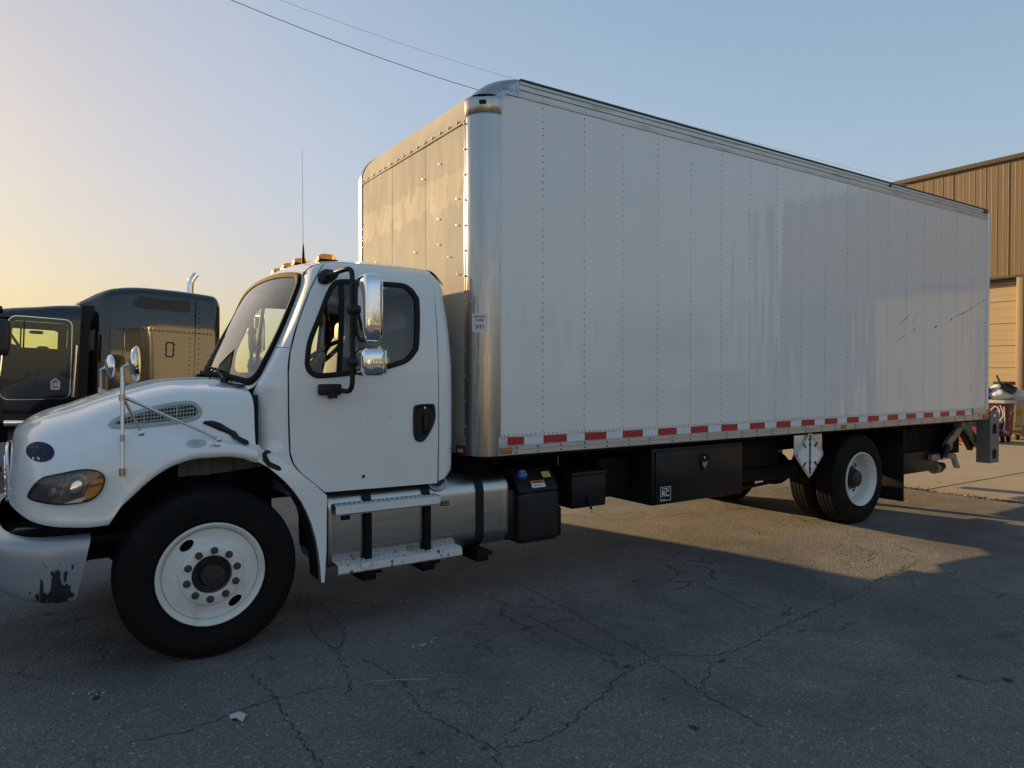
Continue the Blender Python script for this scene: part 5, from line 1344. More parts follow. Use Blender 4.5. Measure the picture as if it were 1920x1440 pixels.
# mud flaps, liftgate
for y0, y1 in ((.085, .70), (W - .70, W - .085)):
    P_(MB().box(5.985, 5.997, y0, y1, .155, .83, .004), 'mud_flap', M['rubber']); P_(MB().box(5.97, 6.01, y0, y1, .82, 1.07, .004), 'flap_bracket', M['chassis'])
lg = part_empty('liftgate', truck)
put2 = lambda mb, nm, m, **k: mb.build(nm, m, lg, **k)
M['lift'] = mat('grey_liftgate_paint', (.14, .145, .15), .5, var=(5, .12), stains=((8, .6, .75, (.09, .065, .045)),)); M['liftw'] = mat('worn_liftgate_steel', (.34, .32, .28), .5, .35, var=(6, .2), stains=((7, .55, .7, (.15, .10, .06)),))
def column(y0, y1, s):
    sl = []
    for z0 in (.530, .875):
        sl.append([(8.175, z0), (8.305, z0)] + [(8.24 + .065 * math.cos(a), z0 + .075 + .065 * math.sin(a)) for a in np.linspace(0, math.pi, 13)])
    f = lambda u, v, d: (u, d, v)
    c = put2(MB().prism([[(8.105, .475), (8.375, .475), (8.375, 1.165), (8.105, 1.165)]] + sl, f, y0, y0 + .012 * s), 'dock_column', M['lift'], angle=25)
    MB().box(8.105, 8.115, min(y0 + .012 * s, y1), max(y0 + .012 * s, y1), .475, 1.165).box(8.365, 8.375, min(y0 + .012 * s, y1), max(y0 + .012 * s, y1), .475, 1.165).build('column_web', M['lift'], c)
    MB().box(8.115, 8.365, min(y1, y1 - .01 * s), max(y1, y1 - .01 * s), .475, 1.165).build('column_back', M['dark'], c)
    return c
c1 = column(.03, .20, 1); column(W - .03, W - .20, -1)
MB().box(8.20, 8.27, .026, .030, 1.105, 1.145).build('column_label', M['label'], c1)
put2(MB().box(7.70, 8.12, .20, .32, .965, 1.085, .008), 'gate_hinge_beam', M['liftw']); put2(MB().box(7.70, 8.12, W - .32, W - .20, .965, 1.085, .008), 'gate_hinge_beam', M['liftw'])
def arm(p, q, y0, y1, w, m, nm):
    d = np.array(q) - np.array(p); L_ = np.linalg.norm(d); d /= L_; n = np.array([-d[1], d[0]]) * w / 2; a, b = np.array(p), np.array(q)
    return put2(MB().prism([[tuple(a + n), tuple(a - n), tuple(b - n), tuple(b + n)]], lambda u, v, dd: (u, dd, v), y0, y1), nm, m)
for ya in (.24, W - .36):
    arm((7.86, 1.02), (7.40, .74), ya, ya + .05, .10, M['liftw'], 'lift_arm'); arm((7.90, 1.02), (8.30, .70), ya, ya + .05, .10, M['liftw'], 'lift_arm')
    arm((7.88, .98), (7.36, .66), ya + .055, ya + .12, .11, M['blackbox'], 'lift_arm'); arm((7.93, .97), (8.25, .66), ya + .055, ya + .12, .11, M['blackbox'], 'lift_arm')
    put2(MB().lathe([(.045, -.03), (.045, .06)], (7.42, ya, .735), 'y', 16, cap=True), 'arm_pivot', M['liftw'])
    put2(MB().tube([(7.40, ya, .74), (7.34, ya + .02, .60)], .045, 12), 'pivot_lug', M['blackbox'])
put2(MB().box(8.16, 8.24, .05, .14, .69, .83, .02), 'arm_shoe', M['liftw'])
put2(MB().tube([(7.62, .25, .78), (7.78, .24, .725)], .007, 6), 'release_lever', M['rubber'])
put2(MB().box(7.12, 7.40, .30, .36, .545, .625, .004), 'tow_plate', M['liftw']); 
hkp = [tuple(p) for p in crv([(7.36, .625), (7.66, .612), (7.745, .60), (7.79, .54), (7.83, .47), (7.88, .42), (7.85, .395), (7.79, .41), (7.745, .47), (7.70, .535), (7.64, .545), (7.36, .555)], 40, True)]
put2(MB().prism([hkp], lambda u, v, d: (u, d, v), .30, .345), 'gate_hook', M['liftw'])
put2(MB().lathe([(.075, 0), (.075, .10)], (7.48, .44, .415), 'x', 20, cap=True).lathe([(.055, .10), (.055, .19)], (7.48, .44, .425), 'x', 18, cap=True), 'pump_motor', M['blackbox'])
put2(MB().tube([(7.43, .44, .415), (7.48, .44, .415)], .078, 20), 'motor_end', M['liftw'])
put2(MB().box(6.35, 7.42, .37, .85, .40, .68, .02), 'pump_housing', M['blackbox']); put2(MB().box(6.15, 7.62, .42, W - .42, .66, 1.06, .02), 'gate_frame', M['chassis'])
put2(MB().box(7.60, 7.98, .36, W - .36, .60, 1.05, .01), 'folded_platform', M['chassis'])
put2(MB().lathe([(.012, 0), (.011, -.006), (.001, -.007)], (6.02, .40, .60), 'y', 12), 'grease_nipple', M['chrome'])

# ================================================================== BLACK SLEEPER TRACTOR
S0 = Vector((-2.276, 8.610, 1.538)); th = R(87)
SX = Vector((math.sin(th), math.cos(th), 0)); SY = Vector((-math.cos(th), math.sin(th), 0))
tilt_ = R(2.3)
ax = SX * math.cos(tilt_) - Vector((0, 0, 1)) * math.sin(tilt_); uz = SX * math.sin(tilt_) + Vector((0, 0, 1)) * math.cos(tilt_)
ax = ax * 1.035; uz = uz * 1.012
SM = Matrix((( ax.x, SY.x, uz.x, S0.x), (ax.y, SY.y, uz.y, S0.y), (ax.z, SY.z, uz.z, S0.z), (0, 0, 0, 1)))
semi = thing('sleeper_tractor', 'black sleeper cab tractor parked behind the white hood', 'semi truck', (S0.x + .6, S0.y + 1.0, 0))
def sp(mb, name, m, parent=None, **k): return mb.xf(SM).build(name, m, parent or semi, **k)
HT = ([-.02, .12, .344, .498, .685, 1.0, 1.342, 1.703, 1.95, 2.03, 2.07], [1.258, 1.35, 1.498, 1.563, 1.605, 1.628, 1.629, 1.617, 1.60, 1.57, 1.50])
DN = ([-.02, .10, .22, .36, .44, 2.1], [.30, .26, .17, .04, .0, .0])
def sl_row(s, drop=0.0):
    h1 = spl(s, *HT) - drop; d0 = spl(s, *DN); Wd = 2.34; r = .16; out = []
    if s > 1.98: d0 += (s - 1.98) * .5
    h0 = -.62; out.append((s, d0, h0)); out.append((s, d0, .2)); out.append((s, d0, .8))
    lean = .10; out.append((s, d0 + .01, 1.0))
    out.append((s, d0 + .045, h1 - r * 1.6))
    for k in range(8):
        a = R(90 * k / 7); out.append((s, d0 + .06 + r - r * math.cos(a), h1 - r + r * math.sin(a)))
    for t in (.15, .3, .5, .7, .85): out.append((s, d0 + .3 + (Wd - 2 * d0 - .6) * t, h1 + .03 * math.sin(math.pi * t)))
    return out + [(a, Wd - b, c) for a, b, c in out[12::-1]]
rows = [sl_row(s) for s in list(np.linspace(-.02, .5, 16)) + list(np.linspace(.6, 1.95, 14)) + [1.98, 2.01, 2.04, 2.07]]
mb = MB().grid(rows); n_ = len(rows[0]); mb.f += [tuple(len(mb.v) - n_ + k for k in range(n_))]
slp = sp(mb, 'sleeper', M['semi'], angle=45)
# seams, panels and hatches on the near side
sd0 = lambda u, v, d: (u, d, v)
sp(MB().box(1.672, 1.680, -.0025, .01, -.5, 1.47), 'panel_seam', M['dark'], slp)
sp(MB().box(.435, .443, -.0025, .02, -.6, .95), 'panel_seam', M['dark'], slp)
sp(MB().box(.62, .626, -.0025, .01, -.6, .93), 'panel_seam', M['dark'], slp)
sp(MB().box(.50, 2.05, -.0025, .01, .905, .910), 'panel_seam', M['dark'], slp)
swn = [tuple(p) for p in crv([(.75, 1.345), (.80, 1.42), (.916, 1.502), (1.25, 1.500), (1.521, 1.488), (1.59, 1.45), (1.594, 1.30), (1.53, 1.262), (1.2, 1.268), (.83, 1.278)], 44, True)]
def side_d(v): return .045 * max(0, min(1, (v - .95) / .4)) + .02 * max(0, (v - 1.33) / .1)
sp(MB().prism([swn], lambda u, v, d: (u, side_d(v) + d, v), -.012, .02), 'blanked_window', M['semidark'], slp, angle=30)
def frame_loop(lp_, r, nm, m, par, dd=-.004):
    return sp(MB().tube([(u, dd, v) for u, v in lp_] + [(lp_[0][0], dd, lp_[0][1])], r, 6, cap=False), nm, m, par)
frame_loop(rrect(1.246, 1.352, .50, .73, .02, 3), .010, 'vent_frame', M['semidark'], slp)
bg_ = MB()
for (xs, hs, n) in (((.70, 1.95), (.925, .925), 22), ((1.60, 1.60), (-.35, .86), 16), ((1.735, 1.735), (-.35, 1.40), 20)):
    for k in range(n):
        t = (k + .5) / n; bg_.lathe([(.011, 0), (.009, -.006), (.001, -.008)], (xs[0] + (xs[1] - xs[0]) * t, -.001, hs[0] + (hs[1] - hs[0]) * t), 'y', 8)
for k in range(12):
    a = 2 * math.pi * k / 12; bg_.lathe([(.010, 0), (.001, -.008)], (1.299 + .068 * max(-1, min(1, 1.4 * math.cos(a))), -.006, .615 + .125 * max(-1, min(1, 1.4 * math.sin(a)))), 'y', 6)
sp(bg_, 'panel_rivets', M['semidark'], slp, kind='stuff')
fw = [(.03, 1.278), (.36, 1.508), (.60, 1.562), (.575, 1.45), (.36, 1.318)]
rows = []
for t in np.linspace(.06, .52, 8):
    r_ = sl_row(t); rows.append([(s, d, h + .012) for s, d, h in r_[11:21]])
sp(MB().grid(rows), 'fairing_window', mat('tinted_roof_glass', (.02, .022, .026), .04, coat=1, spec=.8, var=(2, .1)), slp, angle=None)
# cab
def cab_side(d0, d1): return MB().prism([[(-1.10, -.46), (.05, -.46), (.05, .985), (-.80, 1.0), (-1.0, .70), (-1.10, .2)], [(-.80, .53), (-.115, .53), (-.115, .90), (-.17, .925), (-.76, .925), (-.795, .86)]], sd0, d0, d1)
cabb = sp(cab_side(.06, .11), 'cab_side', M['semi'], angle=30); sp(cab_side(2.23, 2.28), 'cab_side', M['semi'], angle=30)
HC = ([-1.12, -1.006, -.839, -.498, -.24, .06], [1.05, 1.092, 1.134, 1.185, 1.231, 1.262])
rows = []
for s in np.linspace(-1.12, .06, 12):
    h = spl(s, *HC); b = [(s, .06, .97), (s, .065, 1.0), (s, .10, h - .09), (s, .16, h - .035), (s, .30, h - .008), (s, .7, h + .012), (s, 1.17, h + .02)]
    rows.append(b + [(a, 2.34 - d, c) for a, d, c in b[-2::-1]])
sp(MB().grid(rows), 'cab_roof', M['semi'], angle=40)
sp(MB().box(-1.04, -.92, .10, .34, 1.06, 1.13, .02), 'roof_lamp', M['semidark'])
sp(MB().box(.045, .30, .20, 2.1, -.6, 1.25), 'cab_back_gap', M['dark'])
sp(MB().box(-1.0, .05, .11, 2.23, -.50, -.40), 'cab_floor', M['semidark'])
P = [[(s, d, h) for d in (.12, 2.22)] for s, h in ((-1.15, .3), (-1.0, .62), (-.72, .56), (-.66, .2))]
sp(MB().grid(P), 'dashboard', M['semidark'])
sp(superq((-.35, 1.75, .20), (.12, .26, .42), .5).add(superq((-.5, 1.75, -.1), (.25, .26, .1), .5).v, superq((-.5, 1.75, -.1), (.25, .26, .1), .5).f), 'cab_seat', M['semidark'])
sp(MB().lathe([(.21, 0), (.225, .012), (.24, 0), (.225, -.012), (.21, 0)], (0, 0, 0), 'x', 28).tube([(0, -.22, 0), (0, .22, 0)], .012, 6).xf(Matrix.Translation((-.72, .62, .60)) @ Matrix.Rotation(R(-30), 4, 'Y')), 'steering_wheel', M['rubber'])
sp(superq((-.44, 1.9, .86), (.10, .012, .03), .6), 'sun_visor_mirror', M['semidark'])
dl = [tuple(p) for p in crv([(-.84, .93), (-.815, .965), (-.76, .992), (-.45, .992), (-.14, .986), (-.085, .96), (-.062, .90), (-.056, .5), (-.055, .0), (-.062, -.16), (-.10, -.222), (-.16, -.235), (-.78, -.258), (-.87, -.235), (-.915, -.18), (-.928, -.06), (-.91, .35), (-.875, .72)], 80, True)]
wl_ = rrect(-.805, -.108, .52, .925, .06, 5)
dr = sp(MB().prism([dl, wl_], sd0, .030, .058), 'door', M['semi'], angle=30)
frame_loop(dl, .009, 'door_trim', M['chrome'], dr, .026)
sp(MB().prism([wl_], sd0, .046, .048), 'door_window', M['semiglass'], dr, fix=False)
sp(MB().prism([rrect(-.80, -.115, .53, .92, .05, 4)], sd0, 2.254, 2.256), 'far_window', M['semiglass'], fix=False)
sp(MB().box(-.665, -.645, .03, .06, .52, .925), 'window_bar', M['semidark'], dr); sp(MB().box(-.66, -.635, 2.24, 2.27, .52, .925), 'window_bar', M['semidark'])
em = [(-.275, .10), (-.195, .10), (-.185, .03), (-.185, -.075), (-.20, -.095), (-.29, -.095), (-.305, -.08), (-.305, .03)]
em = [(-.247, .085), (-.185, .03), (-.185, -.075), (-.20, -.095), (-.29, -.095), (-.305, -.08), (-.305, .03)]
eb = sp(MB().prism([em], sd0, .022, .031), 'door_emblem', M['headrest'], dr)
sp(MB().prism([[(-.247, .062), (-.205, .022), (-.205, -.07), (-.285, -.07), (-.285, .022)]], sd0, .0195, .0225), 'emblem_field', M['hbez'], eb)
q = MB()
for k in range(3): q.box(-.275 + k * .026, -.257 + k * .026, .016, .020, -.05, .008 + .01 * (k % 2))
sp(q, 'emblem_marks', M['headrest'], eb)
sp(MB().tube([(.002, .01, .62), (.002, -.05, .60), (-.022, -.05, -.20), (-.03, .01, -.215)], .020, 12), 'grab_handle', M['steel'])
sp(superq((-.92, -.22, .65), (.10, .16, .26), .4), 'door_mirror', M['semidark']); sp(MB().tube([(-.95, .1, .80), (-.93, -.15, .80)], .02, 8).tube([(-.95, .1, .5), (-.93, -.15, .5)], .02, 8), 'mirror_arm', M['semidark'])
sp(MB().tube([(-.905, .02, .45), (-.93, .02, -.05)], .012, 8), 'door_hinge_trim', M['chrome'])
sp(MB().box(-1.10, .42, .10, .5, -.62, -.27, .02), 'cab_skirt', M['semidark'])
sp(MB().lathe([(.026, .0), (.026, -.02), (.012, -.03), (.001, -.03)], (-.72, .10, -.37), 'y', 16), 'side_knob', M['steel']); sp(MB().lathe([(.02, .0), (.02, -.015), (.001, -.02)], (-.80, .10, -.31), 'y', 12).lathe([(.016, .0), (.016, -.015), (.001, -.02)], (-.41, .10, -.32), 'y', 12), 'side_bolts', M['steel'])
sp(MB().box(-.37, -.10, .08, .11, -.42, -.33, .004), 'white_plate', M['label'])
sp(MB().box(-.86, .1, -.04, .12, -.650, -.56, .012), 'chrome_step', M['chrome']); sp(MB().box(-.70, -.1, -.045, .10, -.562, -.52, .005), 'step_tread', M['semidark'])
sp(MB().lathe([(.30, 0), (.31, .02), (.31, .9), (.30, .92)], (-.80, .34, -.92), 'x', 32, cap=True), 'fuel_tank', M['semidark']); sp(MB().lathe([(.03, 0), (.03, -.03), (.001, -.03)], (-.66, .03, -.76), 'y', 14), 'tank_cap', M['steel'])
sp(MB().tube([(-.99, .2, -.7), (-.95, .18, -1.1), (-.87, .16, -1.34)], .03, 8), 'hanging_hose', M['rubber'])
sp(MB().box(.2, 1.95, .06, .5, -1.05, -.63, .03), 'side_fairing', M['semi'])
sp(MB().box(-3.1, 5.4, .72, 1.62, -.95, -.62, .02), 'frame', M['dark'])
rows = []
for s, h, hw in ((-1.1, .42, 1.0), (-1.8, .40, .95), (-2.5, .33, .90), (-2.9, .20, .86), (-3.0, -.1, .85)): rows.append([(s, 1.17 - hw, -.55), (s, 1.17 - hw, h - .15), (s, 1.17 - hw + .12, h), (s, 1.17, h + .04), (s, 1.17 + hw - .12, h), (s, 1.17 + hw, h - .15), (s, 1.17 + hw, -.55)])
mb = MB().grid(rows); mb.f.append(tuple(len(mb.v) - 7 + k for k in range(7))); sp(mb, 'hood', M['semi'], angle=30)
def semi_wheel(s, d, w):
    mb = MB().lathe([(.29, 0), (.36, -.01), (.45, -.005), (.495, .02), (.505, .05), (.505, w - .05), (.495, w - .02), (.29, w)], (0, 0, 0), 'y', 44).xf(Matrix.Translation((s, d, -.99 + .04 * s * 0)))
    o = sp(mb, 'wheel', M['tyre']); sp(MB().lathe([(.295, .01), (.27, .05), (.12, .03), (.12, -.02), (.001, -.03)], (s, d, -.99), 'y', 32), 'rim', M['alu'], o)
for (s, d, w) in ((-2.0, .02, .28), (-2.0, 2.04, .28), (3.3, .0, .56), (4.6, .0, .56), (3.3, 1.78, .56), (4.6, 1.78, .56)): semi_wheel(s, d, w)
def fan(s): return None
pth = [(x + .42, d, h) for x, d, h in [(1.555, 2.0, -.2), (1.55, 2.0, 1.2), (1.55, 2.0, 1.95), (1.552, 2.0, 2.03), (1.57, 2.0, 2.09), (1.60, 2.0, 2.14), (1.64, 2.0, 2.20)]]
sp(MB().tube(pth, .056, 16), 'exhaust_stack', M['chrome'])
sp(MB().tube([(-1.133, 1.0, 1.02), (-1.12, 1.0, 1.20), (-1.063, 1.0, 2.08)], [.008, .004, .003], 6), 'aerial', M['rubber'])

# ------------------------------------------------------------------ unseen shed added left of the view to shade the front of the yard
shd = thing('shade_shed', 'tall pale unseen shed added left of the black tractor to shade the yard', 'shed', (-22, 25, 0))
MB().box(-40, -6.4, 20, 30, 0, 6.9).build('wall', mat('shade_shed_cladding', (.40, .37, .32), .7, var=(.6, .06)), shd); MB().box(-40.3, -6.2, 19.8, 30.2, 6.9, 7.05, .03).build('roof', M['browntrim'], shd)
for k in range(5): MB().box(-38 + k * 6.2, -34 + k * 6.2, 19.95, 20.04, 0, 4.2, .01).build('door', M['browntrim'], shd)

# ================================================================== WAREHOUSE
WX = 19.4
wh = thing('warehouse', 'brown ribbed metal warehouse with pale sectional doors beyond the box truck', 'warehouse', (WX + 6, 4, 0))
M['brown'] = mat('brown_ribbed_steel', (.165, .115, .066), .55, var=(.8, .12), rvar=(3, .1), stains=((2.5, .62, .78, (.20, .15, .095)),), stretch=(1, 1, .25))
M['tan'] = mat('tan_door_paint', (.40, .315, .19), .5, var=(1.2, .05), rvar=(3, .08), stains=((3, .62, .8, (.33, .26, .16)),), stretch=(1, .5, 3)); M['post'] = mat('tan_post', (.27, .20, .12), .55, var=(4, .1))
sm0 = MB(); PW = .285
pr = [(0, 0), (0.006, -.006), (.018, -.006), (.024, 0), (.135, 0), (.139, -.002), (.146, -.002), (.150, 0), (PW - .0005, 0)]
sm0.add([(x, y, z) for z in (0, 3.27) for y, x in pr], [(i, i + 1, i + 1 + len(pr), i + len(pr)) for i in range(len(pr) - 1)])
sme = sm0.mesh('siding_panel', M['brown'], angle=20); rw_ = root_of(wh)
for k in range(130):
    y = -12 + k * PW; o = bpy.data.objects.new('siding_panel', sme); COL.objects.link(o); o.parent = wh; o.location = Vector((WX + rng.uniform(-.004, .004), y, 4.36)) - rw_
MB().box(WX + .06, WX + 18, -12, 25, 0, 7.5).build('wall_core', M['browntrim'], wh) if False else None
MB().box(WX + .05, WX + .15, -12, 25, 4.40, 7.62).box(WX + 17.9, WX + 18, -12, 25, 0, 7.62).box(WX + .1, WX + 18, -12, -11.9, 0, 7.62).box(WX + .1, WX + 18, 24.9, 25, 0, 7.62).build('wall', M['browntrim'], wh)
MB().box(WX - .06, WX + 18, -12.1, 25.1, 7.60, 7.68, .01).build('roof', M['browntrim'], wh); MB().box(WX - .075, WX - .03, -12.1, 25.1, 7.545, 7.675, .01).build('roof_trim', M['browntrim'], wh)
MB().box(WX - .02, WX + .16, -12, 25, 4.33, 4.40, .01).build('wall_sill', M['browntrim'], wh); MB().box(WX + .10, WX + .16, -12, 25, 4.20, 4.40).build('door_lintel', M['browntrim'], wh)
fwn = [3.88 + k * 4.0 for k in range(-3, 6)]
for y in fwn: MB().box(WX - .02, WX + .3, y, y + .17, 0, 4.335, .01).build('door_post', M['post'], wh)
for y in fwn[:-1]:
    d = MB().box(WX + .20, WX + .24, y + .17, y + 4.0, 0, .02).build('roller_door', M['tan'], wh)
    for k in range(7):
        z0 = .02 + k * .615; sc_ = MB().box(WX + .20, WX + .245, y + .18, y + 3.99, z0 + .004, z0 + .611, .012, 1); sc_.box(WX + .194, WX + .205, y + .18, y + 3.99, z0 + .17, z0 + .19).box(WX + .194, WX + .205, y + .18, y + 3.99, z0 + .43, z0 + .45); sc_.build('door_section', M['tan'], d, angle=30)
    MB().box(WX + .188, WX + .20, y + .18, y + .80, 1.40, 1.49, .004).build('vision_slot', M['dark'], d)
MB().box(WX + .26, WX + .30, -12, 25, 0, 4.4).build('inner_wall', M['dark'], wh)

# ================================================================== WASTE CARTS AND LITTER BY THE WAREHOUSE
M['maroon'] = mat('maroon_cart_plastic', (.11, .020, .026), .55, var=(3, .15), stains=((5, .56, .6, (.40, .32, .28)),)); M['redbin'] = mat('red_tub_plastic', (.42, .055, .045), .5, var=(4, .1)); M['cartw'] = mat('grubby_white_cart', (.40, .36, .28), .6, var=(3, .12), stains=((5, .52, .57, (.40, .26, .015)), (4, .60, .70, (.06, .05, .05)))); M['bag'] = mat('translucent_white_bag', (.52, .54, .57), .35, var=(5, .1), bump=(9, .6, .03)); M['bluebag'] = mat('blue_bag', (.02, .055, .26), .4, var=(5, .15), bump=(8, .5, .03)); M['wood'] = mat('grey_wood', (.22, .16, .11), .8, var=(8, .2), stretch=(1, 6, 6)); M['tanlid'] = mat('cardboard', (.50, .34, .12), .8, var=(4, .1))
def tapered(mb, x0, x1, y0, y1, z0, z1, tp, t=.03):
    a = rrect(x0 + tp, x1 - tp, y0 + tp, y1 - tp, .08, 3); b = rrect(x0, x1, y0, y1, .10, 3); c = rrect(x0 + t, x1 - t, y0 + t, y1 - t, .09, 3); d = rrect(x0 + tp + t, x1 - tp - t, y0 + tp + t, y1 - tp - t, .07, 3)
    mb.grid([[(*p, z0) for p in a], [(*p, z1) for p in b], [(*p, z1) for p in c], [(*p, z0 + .05) for p in d]], True); n = len(a); o = len(mb.v); mb.f += [tuple(o - n + k for k in range(n)), tuple(o - 4 * n + k for k in range(n))[::-1]]; return mb
def casters(par, pts, z):
    for x, y in pts:
        c = MB().lathe([(.02, -.03), (.065, -.025), (.07, 0), (.065, .025), (.02, .03)], (x, y, .072), 'y', 18, cap=True).build('caster', M['rubber'], par); MB().box(x - .05, x + .02, y - .04, y + .04, .08, z, .005).build('caster_fork', M['blackbox'], c)
d1 = thing('waste_cart', 'maroon waste cart scrawled with pale graffiti, left of the white one', 'waste cart', (17.4, 3.75, 0))
body = tapered(MB(), 16.9, 17.42, 3.27, 4.25, .16, 1.0, .05).build('cart_body', M['maroon'], d1, angle=30)
tapered(MB(), 16.86, 17.46, 3.23, 4.29, .98, 1.055, .0, .06).build('cart_rim', M['headrest'], d1, angle=30); casters(d1, ((17.0, 3.4), (17.32, 3.4), (17.0, 4.1), (17.32, 4.1)), .16)
gf = MB()
for k, st_k in enumerate([[(3.62, .80), (3.52, .90), (3.44, .80), (3.46, .62)], [(3.42, .93), (3.36, .70), (3.44, .55)], [(3.34, .90), (3.33, .5), (3.37, .30)], [(3.60, .55), (3.50, .50), (3.56, .38), (3.42, .30)], [(3.7, .92), (3.9, .85), (3.75, .70), (3.95, .60)]]):
    pts = crv(st_k, 14); gf.tube([(16.898 + (1.0 - z) * .055 - .004, y, z) for y, z in pts], .017, 5)
gf.build('graffiti', M['headrest'], body)
d2 = thing('waste_cart', 'grubby white waste cart splashed with yellow paint on a wheeled dolly', 'waste cart', (18.5, 3.9, 0))
tapered(MB(), 18.05, 18.95, 3.42, 4.35, .34, 1.0, .08).build('cart_body', M['cartw'], d2, angle=30); MB().box(17.95, 19.05, 3.35, 4.45, .24, .33, .01).build('dolly_deck', M['wood'], d2); MB().box(18.0, 18.1, 3.35, 4.45, .14, .24, .01).box(18.9, 19.0, 3.35, 4.45, .14, .24, .01).build('dolly_bearer', M['wood'], d2); casters(d2, ((18.1, 3.5), (18.85, 3.5), (18.1, 4.3), (18.85, 4.3)), .15); MB().tube([(18.1, 3.40, 1.0), (18.05, 3.34, 1.12), (18.05, 3.25, 1.24)], .02, 8).build('cart_handle', M['rubber'], d2)
tag(lump((17.15, 3.52, 1.17), (.20, .27, .155), .12, 1.6, seed=3).build('trash_bag', M['bag'], angle=None), 'pale clear trash bag heaped on the maroon cart', 'trash bag', 'bags heaped on the waste carts')
tag(lump((17.42, 3.30, 1.16), (.20, .25, .17), .12, 1.6, seed=5).build('trash_bag', M['bag'], angle=None), 'grey translucent trash bag bulging over the right edge of the maroon cart', 'trash bag', 'bags heaped on the waste carts')
tag(lump((17.35, 3.62, 1.31), (.20, .22, .12), .14, 1.7, seed=8).build('trash_bag', M['bag'], angle=None), 'topmost pale trash bag beneath the black tray', 'trash bag', 'bags heaped on the waste carts')
tag(lump((17.05, 3.84, 1.20), (.16, .16, .20), .12, 1.6, seed=9).build('trash_bag', M['bluebag'], angle=None), 'bright blue trash bag on the maroon cart beside the truck', 'trash bag', 'bags heaped on the waste carts')
cb = MB().box(-.16, .16, -.14, .14, -.02, .02, .006).box(-.16, -.13, -.14, .14, .0, .12, .004).box(.13, .16, -.14, .14, 0, .12, .004).box(-.16, .16, -.14, -.11, 0, .12, .004).box(-.16, .16, .11, .14, 0, .12, .004).xf(Matrix.Translation((17.15, 3.36, 1.30)) @ Matrix.Rotation(R(28), 4, 'X') @ Matrix.Rotation(R(10), 4, 'Z'))
tr = thing('black_tray', 'black plastic tray with a long handle tossed on top of the bags', 'tray', (17.15, 3.36, 1.25)); cb.build('tray', M['black'], tr); MB().box(17.13, 17.17, -.02, .02, 0, .42, .006).xf(Matrix.Translation((0, 3.44, 1.28)) @ Matrix.Rotation(R(-24), 4, 'X')).build('handle', M['black'], tr)
tag(MB().box(16.95, 17.5, 3.30, 3.72, 1.0, 1.035, .004).box(17.0, 17.4, 3.34, 3.6, 1.03, 1.05, .004).build('cardboard_sheet', M['tanlid']), 'flattened cardboard lying across the rim of the maroon cart', 'cardboard')
rt = thing('red_tub', 'low red plastic tub with pale rim seen beneath the rear of the truck', 'tub', (16.6, 4.1, 0)); tapered(MB(), 16.2, 17.0, 3.40, 4.75, .02, .52, .10).build('tub_body', M['redbin'], rt, angle=30); tapered(MB(), 16.17, 17.03, 3.37, 4.78, .50, .56, .0, .05).build('tub_rim', mat('pale_pink_plastic', (.55, .40, .36), .5, var=(4, .1)), rt, angle=30)

# ================================================================== OVERHEAD WIRES
M['wire'] = mat('weathered_cable', (.035, .035, .038), .6, var=(5, .2)); M['wiref'] = mat('thin_grey_cable', (.16, .17, .18), .6, var=(5, .2))
def wire(a, b, sag, r, m, label):
    a, b = Vector(a), Vector(b); d = b - a; pts = []
    for k in range(61):
        t = -3 + 9 * k / 60; tc_ = max(-.3, min(1.3, t)); p = a + d * t; p.z += sag * ((tc_ - .5) ** 2 - .25 + 2 * (tc_ - .5) * (t - tc_)); pts.append(p)
    tag(MB().tube(pts, r, 6).build('overhead_wire', m), label, 'wire', 'wires crossing the sky above the box truck')
wire((2.44, 20, 13.95), (11.53, 20, 13.11), .50, .0125, M['wire'], 'dark overhead wire, the thicker one meeting the box truck roof corner')
wire((4.01, 20, 14.41), (12.66, 20, 13.95), .35, .0055, M['wiref'], 'faint thin overhead wire, uppermost in the sky')
wire((14, 4.34, 6.11), (14, 1.87, 5.59), .05, .004, M['wiref'], 'thin cable strung in front of the brown warehouse wall')

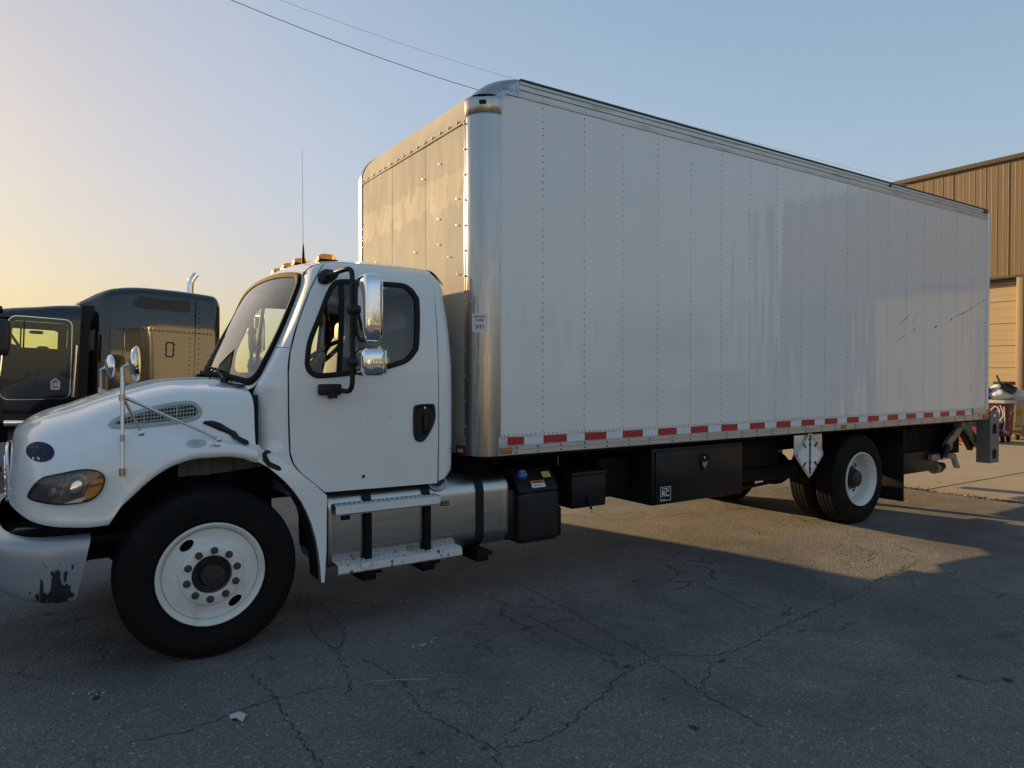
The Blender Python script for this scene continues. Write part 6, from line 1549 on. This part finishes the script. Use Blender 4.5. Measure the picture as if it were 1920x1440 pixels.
# ================================================================== ACROSS THE YARD (mirrored in paint, glass and chrome)
off = thing('depot_building', 'long pale depot building across the yard, mirrored in the chrome', 'building', (-30, -66, 0)); M['depot'] = mat('pale_render', (.46, .43, .38), .8, var=(.6, .06), stains=((1.2, .6, .75, (.38, .35, .31)),))
MB().box(-60, -9, -72, -63, 0, 6.0).build('wall', M['depot'], off); MB().box(-60.3, -8.7, -72.3, -62.7, 6.0, 6.3, .03).build('roof', M['browntrim'], off)
for k in range(6): MB().box(-56 + k * 8, -51 + k * 8, -63.05, -62.96, 0, 4.2, .01).build('door', M['browntrim'] if k % 2 else M['tan'], off)
M['leaf'] = mat('late_summer_leaves', (.075, .085, .022), .6, var=(1.5, .35)); M['bark'] = mat('bark', (.10, .075, .05), .9, var=(8, .3))
v_ = []; f_ = []; trunks = MB()
for k, (x, y, h) in enumerate([(12, -66, 7.5), (20, -60, 8.5), (28, -55, 8), (34, -49, 9.5), (40, -43, 8.8), (46, -38, 9.6), (51, -32, 9), (56, -27, 10), (60, -21, 9), (64, -15, 9.5)]):
    trunks.tube([(x, y, 0), (x + .1, y, h * .3), (x - .1, y + .1, h * .6), (x, y, h * .85)], [.22, .18, .12, .04], 10)
    cl = [(rng.normal(size=3) * np.array([1.5, 1.5, .9]) * h * .17 + np.array([x, y, h * .58]), rng.uniform(.55, 1.1) * h * .14) for _ in range(18)]
    for q in range(1500):
        c, r = cl[rng.integers(18)]; d = rng.normal(size=3); d /= np.linalg.norm(d); p = c + d * r * rng.uniform(.5, 1.05); a, b = rng.normal(size=3), rng.normal(size=3); a /= np.linalg.norm(a); b = b - a * (a @ b); b /= np.linalg.norm(b); s = .2
        o_ = len(v_); v_ += [tuple(p + a * s), tuple(p + b * s * .7), tuple(p - a * s), tuple(p - b * s * .7)]; f_.append((o_, o_ + 1, o_ + 2, o_ + 3))
tl = MB().add(v_, f_).build('treeline', M['leaf'], fix=False, angle=None); tl['kind'] = 'stuff'; trunks.build('trunks', M['bark'], tl)
